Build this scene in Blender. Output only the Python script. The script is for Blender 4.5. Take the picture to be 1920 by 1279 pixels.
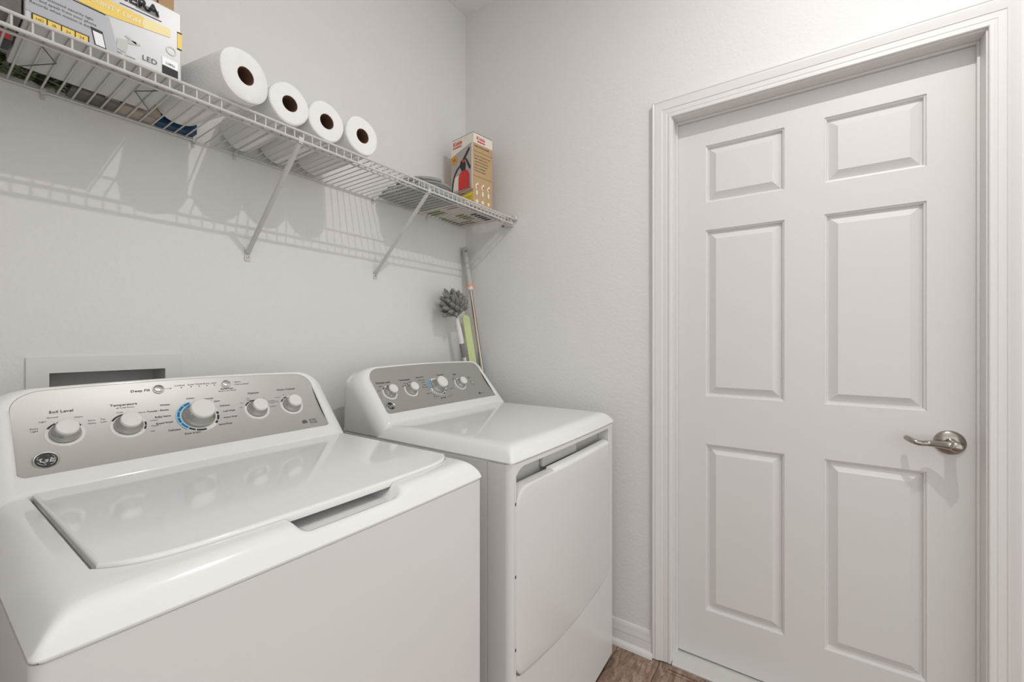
import bpy, math, random
from mathutils import Vector, Matrix
random.seed(7)
PI = math.pi
for o in list(bpy.data.objects): bpy.data.objects.remove(o)
C = bpy.context.scene.collection
scene = bpy.context.scene

# ------------------------------------------------------------------ camera, world, lamp, exposure
YAW = math.atan(555 / 804)
cam = bpy.data.cameras.new('camera'); cam.sensor_width = 36; cam.sensor_fit = 'HORIZONTAL'
cam.lens = 36 * 804 / 1920; cam.shift_y = -2 / 1920; cam.clip_start = 0.01
camo = bpy.data.objects.new('camera', cam); C.objects.link(camo)
camo.location = (0, 0, 1.217); camo.rotation_euler = (PI / 2, 0, YAW - PI / 2)
scene.camera = camo
w = bpy.data.worlds.new('world'); scene.world = w; w.use_nodes = True
w.node_tree.nodes['Background'].inputs[0].default_value = (0.975, 0.99, 1.0, 1)
w.node_tree.nodes['Background'].inputs[1].default_value = 1.22
LAMP = (0.83, -0.30, 2.80)
ld = bpy.data.lights.new('lamp_light', 'AREA'); ld.energy = 12.6; ld.shape = 'DISK'; ld.size = 0.026; ld.color = (1.0, 0.985, 0.97)
lo = bpy.data.objects.new('lamp_light', ld); C.objects.link(lo); lo.location = LAMP
fl = bpy.data.lights.new('ceiling_bounce_fill', 'SPOT'); fl.energy = 62; fl.spot_size = math.radians(125); fl.spot_blend = 0.8; fl.shadow_soft_size = 0.05; fl.color = (1.0, 0.992, 0.98)
fo = bpy.data.objects.new('ceiling_bounce_fill', fl); C.objects.link(fo); fo.location = (-0.15, -0.35, 1.55)   # added fill spot, aimed at the ceiling to brighten the machine tops
fo.rotation_euler = (math.radians(180), 0, 0)
scene.view_settings.view_transform = 'Standard'; scene.view_settings.look = 'None'
scene.view_settings.gamma = 1; scene.view_settings.use_curve_mapping = False
scene.view_settings.exposure = 0.06

# ------------------------------------------------------------------ helpers
def lin(c):
    return tuple(((v / 255) / 12.92 if v / 255 <= 0.04045 else ((v / 255 + 0.055) / 1.055) ** 2.4) for v in c) + (1,)

def mat(name, rgb, rough=0.5, metal=0.0, bump=None, spec=0.5, noise=None, coat=0.0, emit=None):
    m = bpy.data.materials.new(name); m.use_nodes = True
    nt = m.node_tree; b = nt.nodes['Principled BSDF']
    b.inputs['Base Color'].default_value = lin(rgb)
    b.inputs['Roughness'].default_value = rough; b.inputs['Metallic'].default_value = metal
    b.inputs['Specular IOR Level'].default_value = spec
    if coat:
        b.inputs['Coat Weight'].default_value = coat; b.inputs['Coat Roughness'].default_value = 0.03
    tc = nt.nodes.new('ShaderNodeTexCoord')
    if noise:
        sc, rgb2, lo_, hi_ = noise
        n = nt.nodes.new('ShaderNodeTexNoise'); n.inputs['Scale'].default_value = sc; n.inputs['Detail'].default_value = 6
        nt.links.new(tc.outputs['Object'], n.inputs['Vector'])
        r = nt.nodes.new('ShaderNodeValToRGB'); r.color_ramp.elements[0].position = lo_; r.color_ramp.elements[1].position = hi_
        r.color_ramp.elements[0].color = lin(rgb); r.color_ramp.elements[1].color = lin(rgb2)
        nt.links.new(n.outputs['Fac'], r.inputs['Fac']); nt.links.new(r.outputs['Color'], b.inputs['Base Color'])
    if bump:
        sc, dist = bump
        n = nt.nodes.new('ShaderNodeTexNoise'); n.inputs['Scale'].default_value = sc; n.inputs['Detail'].default_value = 3
        nt.links.new(tc.outputs['Object'], n.inputs['Vector'])
        bp = nt.nodes.new('ShaderNodeBump'); bp.inputs['Strength'].default_value = 1; bp.inputs['Distance'].default_value = dist
        nt.links.new(n.outputs['Fac'], bp.inputs['Height']); nt.links.new(bp.outputs['Normal'], b.inputs['Normal'])
    if emit:
        b.inputs['Emission Color'].default_value = lin(rgb); b.inputs['Emission Strength'].default_value = emit
    return m

M = {}
M['wall'] = mat('wall_paint', (226, 224, 222), 0.65, bump=(95, 0.0011))
M['ceiling'] = mat('ceiling_paint', (238, 237, 235), 0.8, bump=(70, 0.002))
M['trim'] = mat('trim_paint', (222, 220, 217), 0.38)
M['door'] = mat('door_paint', (217, 215, 212), 0.40, bump=(60, 0.00025))
M['enamel'] = mat('white_enamel', (232, 231, 229), 0.10, coat=0.4)
M['enamel_side'] = mat('white_enamel_cabinet', (219, 217, 214), 0.25)
M['plastic'] = mat('white_plastic', (224, 222, 218), 0.22)
M['greyplastic'] = mat('light_grey_plastic', (186, 184, 180), 0.3)
M['knobside'] = mat('knob_silver_side', (196, 194, 190), 0.22, metal=0.75)
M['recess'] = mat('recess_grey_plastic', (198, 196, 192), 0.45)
M['silver'] = mat('silver_panel', (186, 184, 180), 0.42, metal=0.55, spec=0.5)
M['silver_dark'] = mat('silver_panel_darker', (172, 170, 165), 0.40, metal=0.5)
M['chrome'] = mat('chrome', (225, 224, 222), 0.12, metal=1.0)
M['nickel'] = mat('satin_nickel', (168, 163, 155), 0.24, metal=1.0)
M['black'] = mat('black_plastic', (28, 27, 26), 0.4)
M['ink'] = mat('print_ink', (92, 90, 87), 0.6)
M['inkdark'] = mat('print_ink_dark', (42, 40, 38), 0.6)
M['inkblue'] = mat('print_ink_blue', (16, 104, 156), 0.6)
M['inklight'] = mat('print_ink_pale_blue', (150, 208, 228), 0.5)
M['wire'] = mat('white_vinyl_wire', (205, 203, 199), 0.35)
M['darkwire'] = mat('dark_wire', (96, 92, 88), 0.5)
M['paper'] = mat('paper_towel', (238, 237, 236), 0.95, bump=(160, 0.0012))
M['core'] = mat('cardboard_core', (112, 86, 70), 0.9)
M['gap'] = mat('gap_dark', (40, 38, 36), 0.9)
M['boxwhite'] = mat('printed_carton', (206, 206, 206), 0.30)
M['printwhite'] = mat('printed_carton_white', (238, 238, 238), 0.3)  # white print on the carton front
M['printgrey'] = mat('print_grey_picture', (176, 179, 184), 0.32)
M['yellow'] = mat('print_yellow', (240, 206, 84), 0.4)
M['yellowpale'] = mat('print_pale_yellow', (244, 228, 160), 0.4)
M['cardboard'] = mat('brown_cardboard', (180, 146, 104), 0.7)
M['kraft'] = mat('kraft_print', (190, 160, 118), 0.4)
M['kraftdark'] = mat('kraft_print_dark', (160, 132, 96), 0.4)
M['boxgrey'] = mat('print_grey', (176, 168, 162), 0.4)
M['cream'] = mat('print_cream', (232, 226, 214), 0.4)
M['red'] = mat('print_red', (206, 38, 34), 0.35)
M['darkred'] = mat('deep_red_plastic', (205, 14, 14), 0.4)
M['label_yellow'] = mat('label_yellow', (226, 208, 24), 0.4)
M['gold'] = mat('print_gold', (206, 150, 44), 0.4)
M['cartongrey'] = mat('dark_grey_carton', (120, 115, 110), 0.6, noise=(30, (98, 94, 88), 0.4, 0.6))
M['leaf'] = mat('dark_green_leaves', (62, 76, 50), 0.7, noise=(60, (118, 128, 92), 0.45, 0.6))
M['tan'] = mat('tan_print', (176, 165, 152), 0.6, noise=(45, (150, 140, 130), 0.5, 0.6))
M['teal'] = mat('blue_carton', (18, 66, 98), 0.5)
M['greycloth'] = mat('speckled_grey_cloth', (182, 184, 182), 0.95, noise=(160, (118, 124, 122), 0.42, 0.65), bump=(220, 0.002))
M['greyhose'] = mat('grey_hose', (150, 148, 146), 0.6)
M['lime'] = mat('lime_green_plastic', (200, 212, 150), 0.5)
M['limedark'] = mat('lime_edge', (128, 138, 84), 0.6)
M['duster'] = mat('grey_microfibre', (126, 124, 120), 0.95, noise=(150, (160, 158, 154), 0.4, 0.65))
M['poleGrey'] = mat('pole_grey', (128, 127, 125), 0.4)
M['peach'] = mat('peach_collar', (222, 168, 120), 0.5)
M['steel'] = mat('brushed_steel', (190, 176, 164), 0.25, metal=1.0)
M['aqua'] = mat('aqua_plastic', (90, 170, 180), 0.5)
M['sill'] = mat('sill_paint', (205, 203, 199), 0.3)
M['bulb'] = mat('bulb_glow', (255, 246, 230), 0.4, emit=4.0)

# wood-look floor
mf = bpy.data.materials.new('wood_plank_floor'); mf.use_nodes = True; nt = mf.node_tree; b = nt.nodes['Principled BSDF']
tc = nt.nodes.new('ShaderNodeTexCoord'); mp = nt.nodes.new('ShaderNodeMapping'); mp.inputs['Scale'].default_value = (2.2, 9, 1); mp.inputs['Rotation'].default_value = (0, 0, math.radians(72))
nt.links.new(tc.outputs['Object'], mp.inputs['Vector'])
wv = nt.nodes.new('ShaderNodeTexNoise'); wv.inputs['Scale'].default_value = 5; wv.inputs['Detail'].default_value = 9; wv.inputs['Distortion'].default_value = 1.6
nt.links.new(mp.outputs['Vector'], wv.inputs['Vector'])
ns = nt.nodes.new('ShaderNodeTexNoise'); ns.inputs['Scale'].default_value = 30; ns.inputs['Detail'].default_value = 8
nt.links.new(mp.outputs['Vector'], ns.inputs['Vector'])
rp = nt.nodes.new('ShaderNodeValToRGB')
e = rp.color_ramp.elements; e[0].position = 0.36; e[0].color = lin((112, 90, 76)); e[1].position = 0.68; e[1].color = lin((190, 168, 150))
e2 = rp.color_ramp.elements.new(0.50); e2.color = lin((148, 122, 106))
mx = nt.nodes.new('ShaderNodeMix'); mx.data_type = 'FLOAT'; mx.inputs[0].default_value = 0.35
nt.links.new(wv.outputs['Fac'], mx.inputs[2]); nt.links.new(ns.outputs['Fac'], mx.inputs[3]); nt.links.new(mx.outputs[0], rp.inputs['Fac'])
br = nt.nodes.new('ShaderNodeTexBrick'); br.inputs['Scale'].default_value = 1; br.inputs['Brick Width'].default_value = 1.2
br.inputs['Row Height'].default_value = 0.16; br.inputs['Mortar Size'].default_value = 0.0015
br.inputs['Color1'].default_value = (1, 1, 1, 1); br.inputs['Color2'].default_value = (0.82, 0.82, 0.82, 1); br.inputs['Mortar'].default_value = (0.2, 0.17, 0.15, 1)
mp2 = nt.nodes.new('ShaderNodeMapping'); mp2.inputs['Rotation'].default_value = (0, 0, 0); mp2.inputs['Location'].default_value = (0.3, 0.02, 0)
nt.links.new(tc.outputs['Object'], mp2.inputs['Vector']); nt.links.new(mp2.outputs['Vector'], br.inputs['Vector'])
mm = nt.nodes.new('ShaderNodeMix'); mm.data_type = 'RGBA'; mm.blend_type = 'MULTIPLY'; mm.inputs[0].default_value = 1
nt.links.new(rp.outputs['Color'], mm.inputs[6]); nt.links.new(br.outputs['Color'], mm.inputs[7])
nt.links.new(mm.outputs[2], b.inputs['Base Color']); b.inputs['Roughness'].default_value = 0.45
M['floor'] = mf

class MB:
    """collects shapes and builds ONE mesh object (several material slots allowed)"""
    def __init__(s): s.v = []; s.f = []; s.mi = []; s.cur = 0
    def add(s, vs, fs):
        n = len(s.v); s.v += [tuple(p) for p in vs]; s.f += [tuple(i + n for i in f) for f in fs]; s.mi += [s.cur] * len(fs); return s
    def box(s, x0, x1, y0, y1, z0, z1, T=None):
        vs = [(x, y, z) for z in (z0, z1) for y in (y0, y1) for x in (x0, x1)]
        if T: vs = [tuple(T @ Vector(p)) for p in vs]
        return s.add(vs, [(0, 2, 3, 1), (4, 5, 7, 6), (0, 1, 5, 4), (2, 6, 7, 3), (0, 4, 6, 2), (1, 3, 7, 5)])
    def rings(s, rs, cap0=True, cap1=True, closed=True):
        n = len(rs[0]); vs = [p for r in rs for p in r]; fs = []
        for i in range(len(rs) - 1):
            for j in range(n if closed else n - 1):
                k = (j + 1) % n; fs.append((i * n + j, i * n + k, (i + 1) * n + k, (i + 1) * n + j))
        if cap0: fs.append(tuple(reversed(range(n))))
        if cap1: fs.append(tuple(range((len(rs) - 1) * n, len(rs) * n)))
        return s.add(vs, fs)
    def tube(s, pts, r, n=8, cap=True):
        pts = [Vector(p) for p in pts]; rs = []
        R = r if isinstance(r, (list, tuple)) else [r] * len(pts)
        d0 = (pts[1] - pts[0]).normalized(); a = d0.orthogonal().normalized()
        for i, p in enumerate(pts):
            if i == 0: d = d0
            elif i == len(pts) - 1: d = (pts[i] - pts[i - 1]).normalized()
            else: d = (pts[i + 1] - pts[i - 1]).normalized()
            a = (a - d * a.dot(d)).normalized(); bb = d.cross(a)
            rs.append([tuple(p + (a * math.cos(t) + bb * math.sin(t)) * R[i]) for t in [2 * PI * k / n for k in range(n)]])
        return s.rings(rs, cap, cap)
    def lathe(s, prof, o, ax, n=32, ref=None, cap=True, sx=1.0):
        ax = Vector(ax).normalized(); a = Vector(ref).normalized() if ref else ax.orthogonal().normalized(); bb = ax.cross(a); o = Vector(o)
        rs = [[tuple(o + ax * h + (a * math.cos(t) * sx + bb * math.sin(t)) * r) for t in [2 * PI * k / n for k in range(n)]] for (r, h) in prof]
        return s.rings(rs, cap, cap)
    def poly(s, vs): return s.add(vs, [tuple(range(len(vs)))])
    def build(s, name, m, parent=None, bevel=0, smooth=40, seg=2):
        me = bpy.data.meshes.new(name); me.from_pydata(s.v, [], s.f)
        ms = m if isinstance(m, (list, tuple)) else [m]
        for x in ms: me.materials.append(M[x])
        if len(ms) > 1: me.polygons.foreach_set('material_index', s.mi)
        me.validate(); me.update()
        if smooth:
            me.polygons.foreach_set('use_smooth', [True] * len(me.polygons)); me.set_sharp_from_angle(angle=math.radians(smooth))
        o = bpy.data.objects.new(name, me); C.objects.link(o)
        if bevel:
            bm = o.modifiers.new('bevel', 'BEVEL'); bm.width = bevel; bm.segments = seg; bm.limit_method = 'ANGLE'; bm.angle_limit = math.radians(40); bm.harden_normals = True
        if parent:
            o.parent = parent
            o.matrix_parent_inverse = Matrix.Translation(parent.location).inverted()
        return o

def tag(o, label, cat, group=None, kind=None):
    o['label'] = label; o['category'] = cat
    if group: o['group'] = group
    if kind: o['kind'] = kind
    return o
def thing(name, label, cat, loc, group=None):
    o = bpy.data.objects.new(name, None); C.objects.link(o); o.location = loc; o.empty_display_size = 0.05
    return tag(o, label, cat, group)
def struct(name, mb, m, label, cat, **k):
    o = mb.build(name, m, **k); o['kind'] = 'structure'; return tag(o, label, cat)

def text_into(mb, s, place, size, align='CENTER', shear=0.0, bold=0.0):
    cu = bpy.data.curves.new('t', 'FONT'); cu.body = s; cu.size = size; cu.align_x = align; cu.align_y = 'CENTER'
    cu.shear = shear; cu.offset = bold; cu.resolution_u = 2
    o = bpy.data.objects.new('t', cu); C.objects.link(o)
    dg = bpy.context.evaluated_depsgraph_get(); me = o.evaluated_get(dg).to_mesh()
    vs = [place(v.co.x, v.co.y) for v in me.vertices]; fs = [tuple(p.vertices) for p in me.polygons]
    o.evaluated_get(dg).to_mesh_clear(); bpy.data.objects.remove(o); bpy.data.curves.remove(cu)
    mb.add(vs, fs)

def sstep(a, b, x):
    t = max(0.0, min(1.0, (x - a) / (b - a))); return t * t * (3 - 2 * t)
def lsp(a, b, n): return [a + (b - a) * i / (n - 1) for i in range(n)]

YA = 1.441; XW = 1.67; ZC = 2.868; XD = 1.7235

# ================================================================== ROOM
f = MB(); f.box(-2.6, 1.80, -2.6, 1.60, -0.05, 0); struct('floor', f, 'floor', 'brown wood look plank floor', 'floor', smooth=0)
f = MB(); f.box(-2.6, 1.80, -2.6, 1.60, ZC, ZC + 0.06); struct('ceiling', f, 'ceiling', 'pale painted ceiling above the laundry corner', 'ceiling', smooth=0)
# wall behind the machines, with the hole of the outlet box
OX0, OX1, OZ0, OZ1 = 0.207, 0.423, 0.985, 1.140
f = MB()
xs = [-0.32, OX0, OX1, XW + 0.13]; zs = [0, OZ0, OZ1, ZC]
for i in range(3):
    for j in range(3):
        if i == 1 and j == 1: continue
        f.box(xs[i], xs[i + 1], YA, YA + 0.12, zs[j], zs[j + 1])
struct('wall_back', f, 'wall', 'light grey textured wall behind the washer and dryer', 'wall', smooth=0)
DY0, DY1, DZ = -0.392, 0.417, 2.047
f = MB(); f.box(XW, XW + 0.13, DY1 + 0.002, YA, 0, ZC); f.box(XW, XW + 0.13, -2.6, DY0 - 0.002, 0, ZC); f.box(XW, XW + 0.13, DY0 - 0.002, DY1 + 0.002, DZ + 0.002, ZC)
struct('wall_right', f, 'wall', 'light grey textured wall around the white door', 'wall', smooth=0)
f = MB(); f.box(-0.32, -0.20, 0.36, YA, 0, ZC); struct('wall_left', f, 'wall', 'light grey wall left of the washer', 'wall', smooth=0)

# door with six raised panels
f = MB()
ys = [DY0 + 0.004, -0.286, -0.044, 0.066, 0.314, DY1 - 0.004]; zs = [0.0295, 0.212, 0.830, 1.008, 1.625, 1.727, 1.939, 2.040]
for i in range(5):
    for j in range(7):
        a0, a1, b0, b1 = ys[i], ys[i + 1], zs[j], zs[j + 1]
        if i in (1, 3) and j in (1, 3, 5):
            rs = []
            for ins, dep in ((0, 0), (0.0015, 0.004), (0.0055, 0.0055), (0.0080, 0.0145), (0.0105, 0.015), (0.034, 0.0022), (0.0352, 0.0012)):
                rs.append([(XD + dep, a0 + ins, b0 + ins), (XD + dep, a0 + ins, b1 - ins), (XD + dep, a1 - ins, b1 - ins), (XD + dep, a1 - ins, b0 + ins)])
            f.rings(rs, False, True)
        else: f.poly([(XD, a0, b0), (XD, a0, b1), (XD, a1, b1), (XD, a1, b0)])
y0, y1, z0, z1 = ys[0], ys[-1], zs[0], zs[-1]
f.rings([[(XD, y0, z0), (XD, y0, z1), (XD, y1, z1), (XD, y1, z0)], [(XD + 0.035, y0, z0), (XD + 0.035, y0, z1), (XD + 0.035, y1, z1), (XD + 0.035, y1, z0)]], False, True)
door = struct('door_1', f, 'door', 'white six panel door with satin nickel lever', 'door', smooth=20)
# lever handle (children of the door)
HY, HZ = -0.334, 0.923
f = MB(); f.lathe([(0.0345, 0), (0.0345, 0.002), (0.033, 0.005), (0.028, 0.0085), (0.020, 0.011), (0.0145, 0.013)], (XD, HY, HZ), (-1, 0, 0), 40); ros = f.build('door_handle_rosette', 'nickel', door); ros['label'] = 'round satin nickel rosette of the door lever'
f = MB()
f.lathe([(0.0145, 0.011), (0.0125, 0.02), (0.0115, 0.032), (0.0125, 0.045), (0.015, 0.055), (0.015, 0.064), (0.0125, 0.071), (0.007, 0.074)], (XD, HY, HZ), (-1, 0, 0), 28)
pts = []; rad = []
ctrl = [(0.058, 0.0, 0.0005), (0.060, 0.014, 0.001), (0.055, 0.030, 0.001), (0.047, 0.050, 0.0), (0.045, 0.066, -0.001), (0.051, 0.082, -0.001), (0.057, 0.095, 0.001), (0.053, 0.107, 0.004), (0.040, 0.116, 0.007), (0.028, 0.120, 0.008)]
for i in range(len(ctrl) - 1):
    p0 = ctrl[max(i - 1, 0)]; p1 = ctrl[i]; p2 = ctrl[i + 1]; p3 = ctrl[min(i + 2, len(ctrl) - 1)]
    for k in range(4):
        t = k / 4
        pts.append(tuple(0.5 * ((2 * p1[a]) + (-p0[a] + p2[a]) * t + (2 * p0[a] - 5 * p1[a] + 4 * p2[a] - p3[a]) * t * t + (-p0[a] + 3 * p1[a] - 3 * p2[a] + p3[a]) * t ** 3) for a in range(3)))
pts.append(ctrl[-1])
P3 = [(XD - a, HY + b_ * 0.80, HZ + c * 0.9) for a, b_, c in pts]
n = len(P3); rad = [0.0125 - 0.0048 * min(1, i / (n * 0.45)) for i in range(n)]; rad[-1] = 0.005
f.tube(P3, rad, 12)
ros2 = f.build('door_handle', 'nickel', door, smooth=60); ros2['label'] = 'curved satin nickel door lever'
f = MB(); f.lathe([(0.0055, 0.073), (0.0055, 0.077), (0.004, 0.078)], (XD, HY, HZ), (-1, 0, 0), 16); f.build('privacy_button', 'nickel', door)
for s in (-1, 1):
    f = MB(); f.lathe([(0.0035, 0.0095), (0.0035, 0.0112), (0.002, 0.0115)], (XD, HY + s * 0.022, HZ), (-1, 0, 0), 10); f.build('rosette_screw', 'black', door)

# jamb, stops, casing, sill, transition strip
f = MB()
f.box(1.6685, XW + 0.13, DY1, DY1 + 0.0018, 0.008, DZ + 0.0018); f.box(1.6685, XW + 0.13, DY0 - 0.0018, DY0, 0.008, DZ + 0.0018); f.box(1.6685, XW + 0.13, DY0, DY1, DZ, DZ + 0.0018)
f.box(1.6655, 1.6695, DY1, DY1 + 0.008, 0.008, DZ + 0.008); f.box(1.6655, 1.6695, DY0 - 0.008, DY0, 0.008, DZ + 0.008); f.box(1.6655, 1.6695, DY0, DY1, DZ, DZ + 0.008)
for a in (DY1 - 0.006, DY0):
    f.box(XD - 0.012, XD - 0.0015, a, a + 0.006, 0.02, DZ)
f.box(XD - 0.012, XD - 0.0015, DY0 + 0.006, DY1 - 0.006, DZ - 0.007, DZ)
struct('trim_2', f, 'trim', 'white door jamb and stops inside the casing', 'door jamb', bevel=0.0012)
prof = [(0.0, 0.0), (0.0, -0.0125), (0.002, -0.0145), (0.010, -0.0145), (0.0125, -0.0115), (0.015, -0.0115), (0.0175, -0.013), (0.032, -0.0135), (0.0345, -0.0155), (0.037, -0.0155), (0.046, -0.019), (0.056, -0.021), (0.0615, -0.0195), (0.064, -0.021), (0.068, -0.021), (0.070, -0.018), (0.070, 0.0)]
path = []
for (s, p) in prof:
    pass
f = MB(); I0, I1, IZ = DY0 - 0.0035, DY1 + 0.0035, DZ + 0.0035
rs = []
for key in range(4):
    ring = []
    for (s, p) in prof:
        if key == 0: q = (XW + p, I1 + s, 0.004)
        elif key == 1: q = (XW + p, I1 + s, IZ + s)
        elif key == 2: q = (XW + p, I0 - s, IZ + s)
        else: q = (XW + p, I0 - s, 0.004)
        ring.append(q)
    rs.append(ring)
f.rings(rs, True, True)
struct('trim_1', f, 'trim', 'white moulded casing around the door', 'door casing', smooth=25)
f = MB()
f.rings([[(1.651, y, 0.0), (1.651, y, 0.010), (1.655, y, 0.013), (1.712, y, 0.020), (1.7225, y, 0.022), (1.80, y, 0.022), (1.80, y, 0.0)] for y in (DY0 + 0.0, DY1)], True, True)
struct('trim_3', f, 'sill', 'pale painted door sill under the white door', 'door sill', smooth=25)
f = MB(); f.box(1.628, 1.650, DY0 - 0.07, 0.425, 0.0, 0.006); f.box(1.615, 1.6265, DY0 - 0.07, 0.428, 0.0, 0.003)
struct('trim_4', f, 'floor', 'brown wood transition strip in front of the door sill', 'floor transition strip', bevel=0.0015)
def baseboard(name, a, b_, along_y, lab):
    pr = [(0, 0), (0.030, 0.0), (0.0295, 0.007), (0.026, 0.014), (0.020, 0.018), (0.014, 0.0195), (0.0135, 0.045), (0.0125, 0.050), (0.0135, 0.054), (0.0125, 0.060), (0.0085, 0.074), (0.0085, 0.079), (0.007, 0.083), (0.005, 0.090), (0.001, 0.0935), (0, 0.0935)]
    f = MB(); f.rings([[((XW - p, t, z) if along_y else (t, YA - p, z)) for p, z in pr] for t in (a, b_)], True, True)
    struct(name, f, 'trim', lab, 'baseboard', smooth=25)
baseboard('baseboard_right', DY1 + 0.0715, YA, True, 'white moulded baseboard between dryer and door casing')
baseboard('baseboard_right.001', -2.5, DY0 - 0.0715, True, 'white moulded baseboard right of the door casing')
baseboard('baseboard_back', -0.20, XW - 0.031, False, 'white baseboard behind the washer and dryer')

# ceiling lamp that lights the corner
t = thing('ceiling_lamp', 'small round ceiling lamp in the middle of the ceiling', 'lamp', (LAMP[0], LAMP[1], ZC))
f = MB(); f.lathe([(0.055, 0), (0.055, 0.012), (0.040, 0.030), (0.036, 0.060), (0.030, 0.064)], (LAMP[0], LAMP[1], ZC), (0, 0, -1), 32); f.build('housing', 'plastic', t)
f = MB(); f.lathe([(0.026, 0.0635), (0.026, 0.066)], (LAMP[0], LAMP[1], ZC), (0, 0, -1), 24); f.build('lens', 'bulb', t)

# washing machine outlet box in the wall
t = thing('outlet_box', 'white recessed plumbing box in the wall above the washer console', 'outlet box', (0.315, YA, 1.0))
f = MB()
a0, a1, c0, c1 = 0.171, 0.461, 0.94, 1.177
for (x0, x1, z0, z1) in ((a0, OX0, c0, c1), (OX1, a1, c0, c1), (OX0, OX1, OZ1, c1), (OX0, OX1, c0, OZ0)):
    f.box(x0, x1, YA - 0.006, YA, z0, z1)
f.build('frame', 'trim', t)
f = MB(); y0, y1 = YA - 0.005, YA + 0.09; oX0, oX1, oZ0, oZ1 = OX0, OX1, OZ0, OZ1; OX0 += 0.0012; OX1 -= 0.0012; OZ0 += 0.0012; OZ1 -= 0.0012
f.poly([(OX0, y0, OZ0), (OX0, y1, OZ0), (OX0, y1, OZ1), (OX0, y0, OZ1)]); f.poly([(OX1, y0, OZ1), (OX1, y1, OZ1), (OX1, y1, OZ0), (OX1, y0, OZ0)])
f.poly([(OX0, y0, OZ1), (OX0, y1, OZ1), (OX1, y1, OZ1), (OX1, y0, OZ1)]); f.poly([(OX0, y0, OZ0), (OX1, y0, OZ0), (OX1, y1, OZ0), (OX0, y1, OZ0)])
f.poly([(OX0, y1, OZ0), (OX1, y1, OZ0), (OX1, y1, OZ1), (OX0, y1, OZ1)])
f.build('recess', 'recess', t, smooth=0)

# ================================================================== MACHINES
PC = []                           # concave control panel profile: slope angle grows from bottom to top
_y, _z, _v = 1.135, 0.972, 0.0
def _ang(v): return math.radians(40 + 130 * v) if v > -0.09 else math.radians(28)
for _d in (-1, 1):
    _y, _z, _v = 1.135, 0.972, 0.0; tmp = []
    for _k in range(130):
        tmp.append((_v, _y, _z)); a_ = _ang(_v); _y += _d * 0.001 * 2 * math.cos(a_); _z += _d * 0.001 * 2 * math.sin(a_); _v += _d * 0.002
    PC = tmp[::-1] + PC[:0] if _d < 0 else PC + tmp[1:]
def PN(u, v, wd=0.0):            # point on the control panel: u across, v up the slope, wd off the surface
    if v > 0.087: v = v - 1.14 * (v - 0.087) ** 2
    k = (v - PC[0][0]) / 0.002; i = max(0, min(len(PC) - 2, int(k))); t = k - i
    y = PC[i][1] * (1 - t) + PC[i + 1][1] * t; z = PC[i][2] * (1 - t) + PC[i + 1][2] * t; a_ = _ang(v)
    return (u, y - math.sin(a_) * wd, z + math.cos(a_) * wd)
_a = _ang(0.087); NRM = (0, -math.sin(_a), math.cos(_a))
def outline(c, a, v0, v1, rb, rt, arch, n=14):
    pts = []
    for (cx, cz, r, s) in ((c + a - rb, v0 + rb, rb, -90), (c + a - rt, v1 - rt, rt, 0), (c - a + rt, v1 - rt, rt, 90), (c - a + rb, v0 + rb, rb, 180)):
        for k in range(n + 1):
            t = math.radians(s + 90 * k / n); pts.append((cx + r * math.cos(t), cz + r * math.sin(t)))
    out = []; full = []
    for i, p in enumerate(pts):                      # subdivide the long top edge for the arch
        q = pts[(i + 1) % len(pts)]; full.append(p)
        if abs(q[0] - p[0]) > 0.1:
            for k in range(1, 24): full.append((p[0] + (q[0] - p[0]) * k / 24, p[1] + (q[1] - p[1]) * k / 24))
    for x, z in full:
        h = (z - v0) / (v1 - v0); out.append((x, z + arch * h * h * (1 - ((x - c) / a) ** 2)))
    return out

def console(root, c, xl, xr, yback, silver):
    A = 0.296; side = (xr - xl) / 2 - A
    f = MB(); rs = []
    spec = [(0.0, 0.0, -0.0008), (0.0005, 0.0005, 0.0012), (0.006, 0.005, 0.0015)]
    for k in range(1, 10):
        t = k / 9 * PI / 2; spec.append((0.006 + (side - 0.006) * math.sin(t), 0.005 + 0.012 * math.sin(t), 0.0015 - 0.055 * (1 - math.cos(t))))
    for i, (ds, dt, wd) in enumerate(spec):
        rs.append([PN(x, z, wd) for x, z in outline(c, A + ds, (0.0 - ds * 0.2) if i < 2 else -0.030 - 0.02 * min(1, ds / side), 0.196 + dt, 0.012 if i < 2 else 0.012, 0.045 + ds * 0.55, 0.010)])
    last = rs[-1]; rs.append([(p[0], p[1] + 0.004, p[2]) for p in last]); rs.append([(p[0], max(p[1], yback - 0.006), p[2]) for p in last]); rs.append([(c + (p[0] - c) * 0.985, yback, p[2] - 0.006) for p in last])
    f.rings(rs, False, True)
    f.build('console', 'enamel', root, smooth=50)
    f = MB(); o = outline(c, A - 0.0002, 0.0002, 0.1958, 0.012, 0.045, 0.010)
    zt = lambda x: max(p[1] for p in o if abs(p[0] - x) < 0.02)
    n_ = len(o)
    # horizontal slices follow the concave profile
    def halfw(v):
        if v < 0.012: return A - 0.0002 - (0.012 - math.sqrt(max(0, 0.012 ** 2 - (0.012 - v) ** 2)))
        if v > 0.1508: return A - 0.0002 - (0.045 - math.sqrt(max(0, 0.045 ** 2 - (v - 0.1508) ** 2)))
        return A - 0.0002
    vs_ = [0.0002, 0.001, 0.003, 0.006, 0.012] + lsp(0.02, 0.15, 24) + [0.1508 + 0.045 * math.sin(math.radians(t)) for t in (8, 16, 24, 32, 40, 48, 56, 64, 70, 76, 81, 85, 88, 90)]
    rows = []
    for v in vs_:
        hw = halfw(v); row = []
        for k in range(41):
            x = -hw + 2 * hw * k / 40; h = v / 0.1958; row.append(PN(c + x, v + 0.010 * h * h * (1 - (x / A) ** 2), 0.0))
        rows.append(row)
    f.rings(rows, False, False, closed=False)
    return f

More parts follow.
